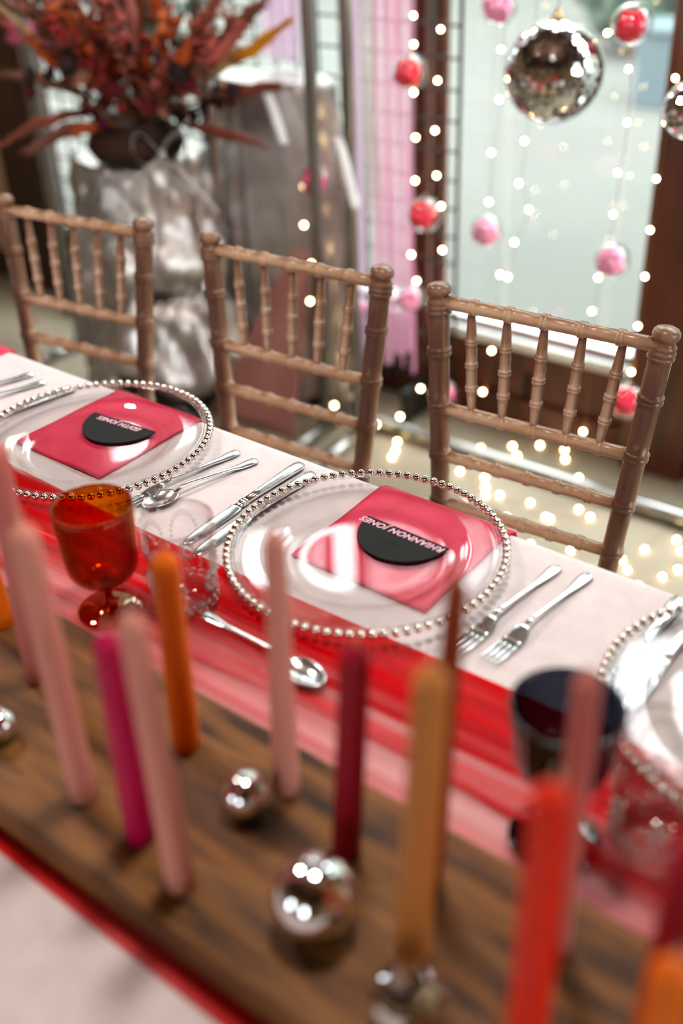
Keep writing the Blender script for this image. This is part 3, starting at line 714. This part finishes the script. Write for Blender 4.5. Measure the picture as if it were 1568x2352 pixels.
def drape(name, mt, label, cat, x0, x1, y, z0, z1, folds, amp, seed, hem=0.02, taper=0.0, ny=40, nx=60, lean=0.0):
    rnd = random.Random(seed); ph = [rnd.uniform(0, 6.28) for _ in range(8)]
    def fn(a, b):
        z = z1+(z0-z1)*b; wd = (x1-x0)*(1+taper*b)
        x = (x0+x1)/2+(a-0.5)*wd+0.006*math.sin(b*7+ph[0])+lean*b
        yy = y+amp*math.sin(a*folds*6.28+ph[1]+0.6*math.sin(b*4+ph[2]))+amp*0.5*math.sin(a*folds*13.7+ph[3]+b*2)
        if b > 0.95: z += hem*math.sin(a*19+ph[4])*((b-0.95)/0.05)
        return (x, yy, z)
    o = MB().grid(fn, nx, ny).build(name, M[mt]); tag(o, label, cat); return o
drape('chiffon_curtain', 'curtain', 'sheer pink chiffon curtain hanging beside the dark window post', 'curtain', -1.028, -0.905, 1.44, T-0.555, 2.30, 4, 0.012, 2, 0.03, 0.12)
drape('lace_ribbon', 'white_net', 'white ruffled lace strip hanging beside the pink curtain', 'ribbon', -1.062, -1.012, 1.425, T-0.14, 2.30, 3, 0.010, 4, 0.02, 0.0, 60, 24)
drape('chiffon_curtain', 'lilac', 'sheer lilac curtain falling to the floor behind the two steel poles', 'curtain', -1.165, -1.098, 1.498, 0.02, 2.30, 3, 0.009, 6, 0.0)
drape('chiffon_curtain', 'lilac', 'sheer lilac curtain behind the yellow plume and tall silver pedestal', 'curtain', -1.44, -1.30, 1.49, 0.935, 2.30, 4, 0.012, 7, 0.01)
drape('net_ribbon', 'faint_net', 'thin white net ribbon hanging behind the big disco ball', 'ribbon', -0.640, -0.612, 1.40, T-0.33, 2.30, 1, 0.006, 8, 0.01, 0.0, 50, 10, 0.006)
drape('net_ribbon', 'faint_net', 'faint white net ribbon hanging beside the right window post', 'ribbon', -0.360, -0.335, 1.40, T-0.35, 2.30, 1, 0.005, 9, 0.01, 0.0, 50, 10)
# pink sash swagged along the mesh
def sash(a, b):
    x = -2.47+0.62*a; sg = -0.03*math.sin(PI*a)
    return (x, 1.455+0.012*math.sin(b*14+a*5), T+0.232+sg-0.085*b+0.004*math.sin(a*16))
o = MB().grid(sash, 50, 10).build('pink_sash', M['sash']); tag(o, 'hot pink sash tied along the mesh behind the flowers', 'sash'); solidify(o, 0.003)
# dusty mauve drape standing between pedestals and poles
def mauve(a, b):
    z = 0.02+0.50*(1-b); wd = 0.06+0.26*b
    return (-1.115-wd*(1-a), 1.215+0.05*(1-b)-0.06*b+0.005*math.sin(a*9+b*2), z)
o = MB().grid(mauve, 40, 24).build('mauve_drape', M['mauve']); tag(o, 'dusty mauve cloth falling to the floor beside the steel poles', 'drape'); solidify(o, 0.003)
# two white satin ribbon tails
for (a, b, lab) in (((-1.228,1.255,T+0.185), (-1.150,1.235,T+0.055), 'white satin ribbon tail slanting down from the tall silver pedestal'), ((-0.992,1.245,T+0.085), (-0.938,1.235,T-0.070), 'white satin ribbon tail slanting beside the steel pole and lace')):
    a, b = Vector(a), Vector(b); s_ = Vector((0.781,0.624,0))*0.011
    def rb(p, q): c = a.lerp(b, q)+Vector((0,0,0.006*math.sin(q*4))); return c+s_*(2*p-1)
    o = MB().grid(rb, 4, 20).build('satin_ribbon', M['ribbon_white']); tag(o, lab, 'ribbon'); solidify(o, 0.0015)

# ------------------------------------------------------------------ silver draped pedestals
def draped(label, c, rt, rb, ztop, zhem, pleats, seed, swag=0.0, box=False, sy=1.0):
    rnd = random.Random(seed); ph = [rnd.uniform(0, 6.28) for _ in range(12)]
    p = thing('draped_pedestal', label, 'pedestal', (c[0],c[1],0), group='pedestals under silver cloth')
    MB().lathe([(rt*0.80,0.0), (rt*0.88,0.15), (rt*0.90,ztop*0.5), (rt*0.90,ztop-0.1), (rt*0.90,ztop-0.012)], 28, Matrix.Diagonal((1,sy,1,1))).build('drum', M['barrel'], p)
    def fn(a, b):
        t = a*2*PI
        if b < 0.18:
            q = b/0.18; return (rt*q*math.cos(t), sy*rt*q*math.sin(t), ztop+0.004*math.sin(t*3+ph[0])*q)
        q = (b-0.18)/0.82
        sq = 1.0
        if box: sq = 1.0+0.22*(math.cos(4*(t-0.55)))*(-1)*0.5
        fold = 0
        for k, n in enumerate((pleats, pleats*1.0+3, 5)): fold += (1.0, 0.6, 0.5)[k]*math.sin(round(n)*t+ph[k+1]+0.8*q*math.sin(2*t+ph[5]))
        hem = zhem+0.035*math.sin(3*t+ph[7])+0.02*math.sin(5*t+ph[8])
        rr = (rt+(rb-rt)*q**0.9)*sq+0.020*fold*(q**0.7)
        z = ztop-(ztop-hem)*q
        if swag:
            nv = Vector((math.cos(t)*1.3+3*seed, math.sin(t)*1.3, q*2.2)); rr += 0.05*(abs(noise.noise(nv*1.6))-0.2)*q**0.4+0.022*(abs(noise.noise(nv*3.7))-0.2)
            d = math.cos(t-5.75)            # looped-up swag facing the room
            if d > 0.2: e_ = q+0.10*math.cos((t-5.75)*2.2); rr += swag*(d-0.2)*(0.7*math.exp(-((e_-0.50)/0.10)**2)-0.9*math.exp(-((e_-0.66)/0.05)**2))
            rr += 0.5*swag*max(0, d)*math.exp(-((q-0.92)/0.09)**2)
        return (rr*math.cos(t), sy*rr*math.sin(t), z)
    o = MB().grid(fn, 160, 60, close=True).build('silver_cloth', M['lame'], p)
    return p
draped('pedestal draped in crumpled silver cloth carrying the dried flowers', (-1.625,1.175), 0.178, 0.212, T-0.012, 0.13, 7, 3, 0.060)
draped('taller pedestal draped in pleated silver cloth behind the steel poles', (-1.325,1.405), 0.195, 0.205, T+0.165, 0.02, 13, 5, sy=0.47)

# ------------------------------------------------------------------ vase with bow
vz = T-0.006; vx, vy = -1.542, 1.105
va = thing('flower_pot', 'dark brown round pot on the silver draped pedestal', 'pot', (vx,vy,vz))
MB().lathe([(0.085,0.0), (0.112,0.012), (0.128,0.040), (0.118,0.068), (0.090,0.090), (0.086,0.102), (0.080,0.102), (0.080,0.085), (0.0001,0.075)], 32).build('body', M['pot'], va)
bow = thing('ribbon_bow', 'silver ribbon bow tied on the dark pot, tails down the cloth', 'ribbon', (vx,vy,vz))
rr_, tc_ = Vector((0.781,0.624,0)), Vector((0.624,-0.781,0))
def strip(fn, name, w_=0.02):
    o = MB().grid(fn, 6, 28).build(name, M['lame'], bow); solidify(o, 0.0012); return o
ctr = tc_*0.095+rr_*0.075+Vector((0,0,0.012))
for s in (-1, 1):
    def loop(a, b):
        t = 2*PI*b; q = ctr+rr_*(s*0.060*(1-math.cos(t))*0.5*1.1)+Vector((0,0,0.020+0.048*math.sin(t)*math.sin(t/2)+0.02*(1-math.cos(t))*0.5))+tc_*(0.010*math.sin(t/2))
        return q+tc_*(0.040*(a-0.5))+Vector((0,0,0.02*(a-0.5)))
    strip(loop, 'loop')
MB().sphere(ctr+Vector((0,0,0.020)), 0.013, 12, 8, sc=(1,1,1.2)).build('knot', M['lame'], bow)
for s, dx, dz in ((-1,0.15,0.13), (1,0.13,0.10)):
    def tail(a, b):
        q = ctr+tc_*(0.02+0.065*min(1,b*1.6))+rr_*(s*dx*b)+Vector((0,0,0.004-dz*b*b-0.02*b))
        return q+Vector((0,0,0.024*(a-0.5)))+rr_*(0.012*(a-0.5))
    strip(tail, 'tail')

# ------------------------------------------------------------------ dried flowers
FC = {}
for n, c in (('rust', (128,58,34)), ('brown', (110,60,42)), ('rose', (178,84,74)), ('pink', (200,120,112)), ('orange', (186,78,8)), ('gold', (226,150,16)), ('wine', (104,6,20)), ('plum', (112,14,62)), ('dark', (44,18,20)), ('sage', (96,128,104)), ('peach', (216,156,120)), ('straw', (198,164,118)), ('red', (168,34,26))):
    FC[n] = varied('dried_'+n, [tuple(int(q*0.8) for q in c), c], 18, rough=0.85)
stem_m = mat('dried_stem', (120,84,52), 0.8)
mouth = Vector((vx+0.012,vy+0.010,vz+0.085))
def curve(dirv, Lg, droop, n=10, start=0.0):
    d = dirv.normalized(); return [mouth+d*(Lg*t)+Vector((0,0,-droop*t*t)) for t in (start+(1-start)*k/n for k in range(n+1))]
def dir_of(ang, fwd):
    """ang from straight up, positive to the right as one faces the window; fwd towards the room"""
    a = math.radians(ang); return rr_*math.sin(a)+Vector((0,0,math.cos(a)))+tc_*fwd
def where(ang, Lg, fwd):
    side = 'leaning far towards the dark post' if ang < -30 else 'leaning slightly towards the dark post' if ang < -8 else 'standing upright' if ang < 14 else 'leaning slightly towards the steel poles' if ang < 36 else 'leaning far towards the steel poles'
    return side+(' in front' if fwd > 0.45 else ' at the back' if fwd < 0.1 else '')
def size_(Lg, a, b): return 'short ' if Lg < a else 'tall ' if Lg > b else ''
def stem_root(name, label, cat, grp):
    return thing(name, label, cat, mouth, group=grp)
def local(pts): return [p-mouth for p in pts]
def plume(label, ang, fwd, Lg, droop, head, rad, mt, grp, name='grass_plume'):
    o = stem_root(name, label, 'dried flower', grp); pts = local(curve(dir_of(ang,fwd), Lg, droop, 16))
    MB().tube(pts, 0.0022, 5).build('stem', stem_m, o)
    k0 = int(16*(1-head/Lg)); hp = pts[k0:]; n = len(hp); mb = MB()
    for rep in range(3):
        rad_l = [max(0.0015, rad*(0.55+0.45*rep/2)*math.sin(PI*(0.12+0.84*k/(n-1)))**0.8*random.uniform(0.8,1.15)) for k in range(n)]
        mb.tube([p+Vector((random.gauss(0,rad*0.22), random.gauss(0,rad*0.22), random.gauss(0,rad*0.22))) for p in hp], rad_l, 8)
    for k in range(int(90)):
        i = random.randrange(n-1); p = hp[i].lerp(hp[i+1], random.random()); d = (hp[i+1]-hp[i]).normalized()
        s = (d*1.3+Vector((random.gauss(0,1), random.gauss(0,1), random.gauss(0,1)))*0.75).normalized()*rad*random.uniform(1.0,1.9)
        mb.tube([p, p+s], [0.0022,0.0006], 3)
    mb.build('head', FC[mt], o); return o
def sprig(label, ang, fwd, Lg, droop, mt, grp, nl=18, ll=0.035, lw_=0.011, name='leaf_sprig'):
    o = stem_root(name, label, 'dried flower', grp); pts = local(curve(dir_of(ang,fwd), Lg, droop, 12))
    MB().tube(pts, 0.0018, 5).build('stem', stem_m, o); mb = MB()
    for k in range(nl):
        t = 0.35+0.65*k/nl; i = min(11, int(t*12)); p = pts[i].lerp(pts[i+1], t*12-i); d = (pts[i+1]-pts[i]).normalized()
        s = (d*0.8+Vector((random.gauss(0,1), random.gauss(0,1), random.gauss(0,1)))*0.8).normalized(); e = s.cross(d+Vector((0.1,0.2,0.3))).normalized(); g = s.cross(e)
        l_ = ll*random.uniform(0.7,1.2); v = [p, p+s*l_*0.45+e*lw_, p+s*l_, p+s*l_*0.45-e*lw_, p+s*l_*0.5+g*lw_*0.5, p+s*l_*0.5-g*lw_*0.15]
        mb.add(v, [(0,1,4),(1,2,4),(2,3,4),(3,0,4),(1,0,5),(2,1,5),(3,2,5),(0,3,5)])
    mb.build('leaves', FC[mt], o); return o
def bloom(label, ang, fwd, Lg, droop, rad, mt, grp, name='dried_bloom'):
    o = stem_root(name, label, 'dried flower', grp); pts = local(curve(dir_of(ang,fwd), Lg, droop, 8))
    MB().tube(pts, 0.0022, 5).build('stem', stem_m, o); c = pts[-1]; d = (pts[-1]-pts[-2]).normalized(); mb = MB().sphere(c, rad*0.5, 10, 8)
    for ring, (nn, op, sz) in enumerate(((5,0.35,0.75), (7,0.8,0.95), (9,1.25,1.05))):
        for k in range(nn):
            Mx = along(c-d*rad*0.35, c+d)@Matrix.Rotation(2*PI*k/nn+ring*0.4, 4, 'Z')@Matrix.Rotation(op, 4, 'Y')
            v = []; 
            for (a, b) in ((-0.22,0), (0.22,0), (0.5,0.55), (0.3,0.95), (0,1.05), (-0.3,0.95), (-0.5,0.55)): v.append((0.18*rad*(b*b)*-1+0.12*rad*abs(a), a*rad*0.9*sz, b*rad*1.1*sz))
            v += [(p[0]+0.06*rad, p[1], p[2]) for p in v]; m_ = 7
            mb.add(v, [tuple(range(m_)), tuple(range(2*m_-1, m_-1, -1))]+[(i, i+m_, (i+1) % m_+m_, (i+1) % m_) for i in range(m_)], True, Mx)
    mb.build('petals', FC[mt], o); return o
plume('golden yellow plume reaching out to the steel pole', 62, 0.25, 0.47, -0.03, 0.17, 0.014, 'gold', 'plumes in the flower pot')
plume('rust brown drooping plume lowest on the pole side of the bouquet', 84, 0.30, 0.33, 0.075, 0.19, 0.014, 'rust', 'plumes in the flower pot')
plume('rust brown plume arching over the tall silver pedestal', 66, 0.30, 0.42, 0.06, 0.20, 0.016, 'rust', 'plumes in the flower pot')
plume('rust brown plume pointing to the top of the steel pole', 38, 0.2, 0.52, 0.0, 0.20, 0.013, 'rust', 'plumes in the flower pot')
plume('rust brown plume drooping down to the silver cloth on the post side', -62, 0.25, 0.40, 0.20, 0.26, 0.013, 'rust', 'plumes in the flower pot')
plume('brown plume arching past the dark timber post', -52, 0.2, 0.42, 0.10, 0.26, 0.014, 'brown', 'plumes in the flower pot')
plume('brown plume hanging lowest on the dark post side', -74, 0.3, 0.31, 0.12, 0.18, 0.016, 'brown', 'plumes in the flower pot')
plume('orange feathery spear standing tall on the dark post side', -25, 0.1, 0.44, 0.0, 0.30, 0.020, 'orange', 'plumes in the flower pot')
plume('straw coloured plume crossing the pink sash', -38, 0.1, 0.44, 0.0, 0.22, 0.012, 'straw', 'plumes in the flower pot')
plume('orange plume low against the dark pot', -70, 0.5, 0.20, 0.06, 0.12, 0.014, 'orange', 'plumes in the flower pot')
rnd = random.Random(21)
kinds = [('rose','rose pink leafy sprig in the bouquet'), ('pink','pale pink leafy sprig in the bouquet'), ('orange','burnt orange leafy sprig in the bouquet'), ('sage','sage green leafy sprig in the bouquet'), ('brown','brown leafy sprig in the bouquet'), ('red','brick red leafy sprig in the bouquet')]
for k in range(38):
    c, lab = kinds[[0,2,4,1,5,3,2,5,0,4,3][k % 11]]
    an, fw_, lg = rnd.uniform(-38,60), rnd.uniform(-0.3,0.8), rnd.uniform(0.24,0.50)
    sprig(size_(lg,0.32,0.42)+lab.replace(' in the bouquet',' ')+where(an,lg,fw_), an, fw_, lg, rnd.uniform(0.0,0.03), c, lab.replace(' leafy sprig in the bouquet',' leafy sprigs'), 22, 0.050, 0.015)
for k in range(44):
    c, lab = [('wine','deep wine red bloom deep in the bouquet'), ('dark','almost black seed head in the bouquet'), ('rose','dusty rose bloom in the bouquet'), ('plum','plum purple bloom in the bouquet'), ('peach','peach coloured bloom in the bouquet')][[0,1,2,1,3,0,4][k % 7]]
    an, fw_, lg = rnd.uniform(-58,74), rnd.uniform(0.0,0.9), rnd.uniform(0.10,0.34)
    bloom(('low ' if lg < 0.18 else 'high ' if lg > 0.27 else '')+lab.replace(' in the bouquet','').replace(' deep','')+' '+where(an,lg,fw_), an, fw_, lg, rnd.uniform(0.0,0.04), rnd.uniform(0.018,0.030), c, c+' blooms in the flower pot')
for k in range(20):
    c = ['rose','orange','brown','rust','rose','straw','orange','pink'][k % 8]
    an, fw_, lg = rnd.uniform(-44,56), rnd.uniform(-0.1,0.7), rnd.uniform(0.30,0.52)
    plume(size_(lg,0.36,0.45)+{'rose':'rose pink','orange':'burnt orange','brown':'dull brown','rust':'rust red','straw':'straw yellow','pink':'pale pink'}[c]+' feathery plume '+where(an,lg,fw_), an, fw_, lg, rnd.uniform(0.0,0.03), 0.17, rnd.uniform(0.012,0.019), c, c+' plumes in the bouquet', 'feather_plume')
for k in range(14):
    an, fw_, lg = rnd.uniform(-50,48), rnd.uniform(-0.3,0.3), rnd.uniform(0.42,0.60)
    plume(('','dull brown ','rosy ')[k % 3]+'thin dried grass '+where(an,lg,fw_), an, fw_, lg, 0.0, 0.20, 0.007, ['straw','brown','rose'][k % 3], 'thin grasses in the flower pot', 'straw_grass')

# ------------------------------------------------------------------ hanging baubles
def bauble(label, x, y, z, rad, mt, seed):
    b = thing('feather_bauble', label, 'bauble', (x,y,z+T), group='clear baubles filled with feathers')
    rn = random.Random(seed)
    sh_ = MB().sphere((0,0,0), rad, 28, 18).build('shell', M['shell'], b)
    mb = MB()
    for k in range(44):
        d = Vector((rn.gauss(0,1), rn.gauss(0,1), rn.gauss(0,1)-0.35)).normalized(); q = d*rad*rn.uniform(0.3,0.58)+Vector((-0.08*rad,-0.06*rad,-0.06*rad))
        mb.sphere(q, rad*rn.uniform(0.27,0.34), 10, 8, sc=(rn.uniform(0.7,1.2), rn.uniform(0.7,1.2), rn.uniform(0.7,1.2)))
    mb.build('feathers', M[mt], b)
    MB().lathe([(0.006,rad*0.985), (0.006,rad+0.006), (0.0045,rad+0.007), (0.0,rad+0.0075)], 12).build('cap', M['shell'], sh_)
    MB().tube([(0,0,rad+0.006), (0,0,2.30-z-T)], 0.0004, 4).build('thread', M['string'], b)
BA = [(-0.601,0.382,0.0385,'blob_pale','pale pink feather bauble at the top beside the disco ball'),
      (-0.308,0.367,0.0400,'blob_red','red feather bauble at the top between disco ball and window post'),
      (-0.825,0.235,0.0400,'blob_red','red feather bauble against the upper part of the pink curtain'),
      (-1.111,-0.047,0.0415,'blob_pink','bright pink feather bauble in front of the steel poles'),
      (-0.781,-0.081,0.0415,'blob_red','red feather bauble just above the middle chair, beside the mesh'),
      (-0.609,-0.091,0.0385,'blob_pale','pale pink feather bauble beside the thin white ribbon'),
      (-0.298,-0.101,0.0390,'blob_pale','pale pink feather bauble near the mahogany window post'),
      (-0.823,-0.301,0.0365,'blob_pale','pale pink feather bauble at the ruffled curtain hem'),
      (-0.224,-0.420,0.0420,'blob_red','red feather bauble behind the right chair back'),
      (-0.718,-0.543,0.0380,'blob_pink','pink feather bauble half hidden by the right chair post'),
      (-0.995,-0.361,0.0340,'blob_pale','pale bauble peeking out beside the middle chair finial')]
for k, (x, z, rd, mt, lab) in enumerate(BA): bauble(lab, x, 1.30, z, rd, mt, 40+k)

# ------------------------------------------------------------------ disco balls
vdir = (cam.matrix_world.translation-Vector((-0.441,1.25,T+0.282))).normalized()
db = mosaic_ball('disco_ball', 'large mirrored disco ball hanging in front of the window', (-0.441,1.25,T+0.278), 0.0980, 0.0110, True, 300, vdir, 'disco ball', 'mirror balls hanging by the window')
MB().lathe([(0.012,0.094), (0.012,0.105), (0.007,0.110), (0.003,0.119)], 16).build('cap', M['gold'], db)
MB().tube([(0,0,0.112), (0,0,2.30-T-0.278)], 0.0012, 5).build('cord', M['string'], db)
d2 = mosaic_ball('disco_ball', 'small mirrored ball cut off by the right picture edge', (-0.138,1.22,T+0.243), 0.0520, 0.009, False, 0, None, 'disco ball', 'mirror balls hanging by the window')
MB().tube([(0,0,0.052), (0,0,2.30-T-0.243)], 0.0010, 5).build('cord', M['string'], d2)

# ------------------------------------------------------------------ fairy lights
bulb_me = MB().sphere((0,0,0), 0.0046, 10, 8).mesh('bulb'); bulb_me.materials.append(M['bulb'])
def strand(label, pts, y=1.305, top=True, floor=False):
    st = thing('fairy_light_string', label, 'fairy lights', (0,0,0), group='warm fairy light strings')
    P3 = [Vector((x, y+0.004*math.sin(i*2.3), z+T)) for i, (x, z) in enumerate(pts)]
    for p in P3: link('bulb', bulb_me, None, st, p)
    w3 = ([Vector((P3[0].x, y, 2.30))] if top else [])+[p+Vector((0.003,0.004,0)) for p in P3]
    MB().tube(w3, 0.0006, 4).build('wire', M['copper'], st)
strand('fairy light string hanging in front of the steel poles', [(-1.112,0.297),(-1.114,0.188),(-1.110,0.084),(-1.120,0.015),(-1.160,-0.073),(-1.160,-0.172),(-1.148,-0.277),(-1.155,-0.383),(-1.123,-0.481),(-1.114,-0.594),(-1.105,-0.633),(-1.088,-0.684),(-1.018,-0.691)])
strand('fairy light string hanging along the pink curtain edge', [(-0.818,0.351),(-0.819,0.292),(-0.814,0.192),(-0.813,0.092),(-0.813,-0.007),(-0.821,-0.188),(-0.810,-0.256)])
strand('fairy light string hanging in front of the wire mesh', [(-0.747,0.328),(-0.755,0.222),(-0.756,0.116),(-0.754,0.013),(-0.739,-0.056),(-0.731,-0.160),(-0.747,-0.302)])
strand('fairy light string hanging past the pale bauble to the panelling', [(-0.596,0.299),(-0.597,0.198),(-0.607,0.086),(-0.612,-0.026),(-0.573,-0.191),(-0.580,-0.288),(-0.588,-0.390),(-0.605,-0.505)])
strand('fairy light string hanging just below the disco ball', [(-0.523,0.317),(-0.530,0.119),(-0.534,0.029),(-0.509,-0.027),(-0.540,-0.107),(-0.550,-0.191)])
strand('short fairy light string showing beside the disco ball', [(-0.360,0.347),(-0.409,0.234)])
strand('fairy light string hanging in the pane beside the mahogany post', [(-0.308,0.285),(-0.300,0.184),(-0.306,0.084),(-0.309,-0.005),(-0.328,-0.149),(-0.333,-0.227),(-0.328,-0.537)])
strand('fairy light string hanging along the mahogany post', [(-0.211,0.277),(-0.220,0.193),(-0.222,0.084),(-0.224,-0.024),(-0.222,-0.125),(-0.222,-0.237),(-0.227,-0.352)])
strand('short fairy light string low between the middle and right chairs', [(-0.966,-0.604),(-0.943,-0.703),(-0.857,-0.649),(-0.795,-0.550)], top=False)
FL = [(-0.881,1.321),(-0.857,1.278),(-0.845,1.244),(-0.766,1.383),(-0.740,1.397),(-0.671,1.420),(-0.604,1.476),(-0.568,1.438),(-0.634,1.385),(-0.544,1.522),(-0.477,1.536),(-0.452,1.493),(-0.582,1.292),(-0.556,1.252),(-0.535,1.219),(-0.506,1.239),(-0.425,1.251),(-0.652,1.283),(-0.385,1.386),(-0.379,1.427),(-0.362,1.215),(-0.349,1.214),(-0.311,1.292),(-0.272,1.276),(-0.131,1.154),(-0.105,1.125),(-0.106,1.223),(-0.089,1.373),(-0.061,1.302),(-0.036,1.265),(-0.012,1.192),(-0.030,1.146),(-0.442,1.161),(-0.329,1.378),(-0.336,1.092),(-0.246,1.121),(-0.060,1.086)]
fl = thing('fairy_light_string', 'fairy light string lying tangled on the pale floor', 'fairy lights', (0,0,0), group='warm fairy light strings')
for (x, y) in FL: link('bulb', bulb_me, None, fl, (x,y,0.0055))
rest = FL[:]; cur = rest.pop(0); path = [cur]
while rest:
    nx_ = min(rest, key=lambda q: (q[0]-cur[0])**2+(q[1]-cur[1])**2); rest.remove(nx_)
    path += [((cur[0]+nx_[0])/2+random.uniform(-0.02,0.02), (cur[1]+nx_[1])/2+random.uniform(-0.02,0.02)), nx_]; cur = nx_
MB().tube([(x,y,0.0016) for x, y in path], 0.0007, 4).build('wire', M['copper'], fl)

# ------------------------------------------------------------------ globe pendants added above the table for overhead light, unseen
M['globe'] = emit('added_opal_globe', (255,243,230), 76)
def pendant(label, x, y, z):
    p = thing('added_pendant_lamp', label, 'lamp', (x,y,z), group='unseen opal globe pendants added for overhead light')
    MB().sphere((0,0,0), 0.105, 24, 16).build('globe', M['globe'], p)
    MB().lathe([(0.032,0.098), (0.032,0.14), (0.006,0.155)], 16).build('fitting', M['black'], p)
    MB().tube([(0,0,0.15), (0,0,ZC-z)], 0.004, 6).build('flex', M['black'], p)
for (x, l_) in ((-1.35,'unseen opal globe pendant added to light the flowers end of the table'), (0.12,'unseen opal globe pendant added to light the middle of the table')): pendant(l_, x, -0.06, 2.36)
# ------------------------------------------------------------------ seen through the window
sh = thing('shrub', 'dark green shrub blurred beyond the window', 'shrub', (-2.95,7.4,-0.13))
mb = MB(); rn = random.Random(5)
for k in range(130):
    d = Vector((rn.gauss(0,1), rn.gauss(0,1), rn.gauss(0,1))).normalized()*rn.random()**0.4; mb.sphere((d.x*0.42, d.y*0.38, 0.55+d.z*0.42), rn.uniform(0.09,0.15), 8, 6, bump=0.25)
M['grey_box'] = mat('grey_box', (66,80,84), 0.6)
M['leaf'] = varied('shrub_leaf', [(28,44,34), (52,70,54)], 6, rough=0.8)
mb.build('foliage', M['leaf'], sh); MB().tube([(0,0,0), (0,0,0.5)], 0.04, 8).build('trunk', stem_m, sh)
bx = thing('storage_box', 'grey box standing outside by the shrub', 'box', (-2.02,6.0,-0.13))
MB().box((-0.22,-0.16,0), (0.22,0.16,0.42), 0.01).build('body', M['grey_box'], bx); MB().box((-0.24,-0.18,0.42), (0.24,0.18,0.47), 0.012).build('lid', M['grey_box'], bx)
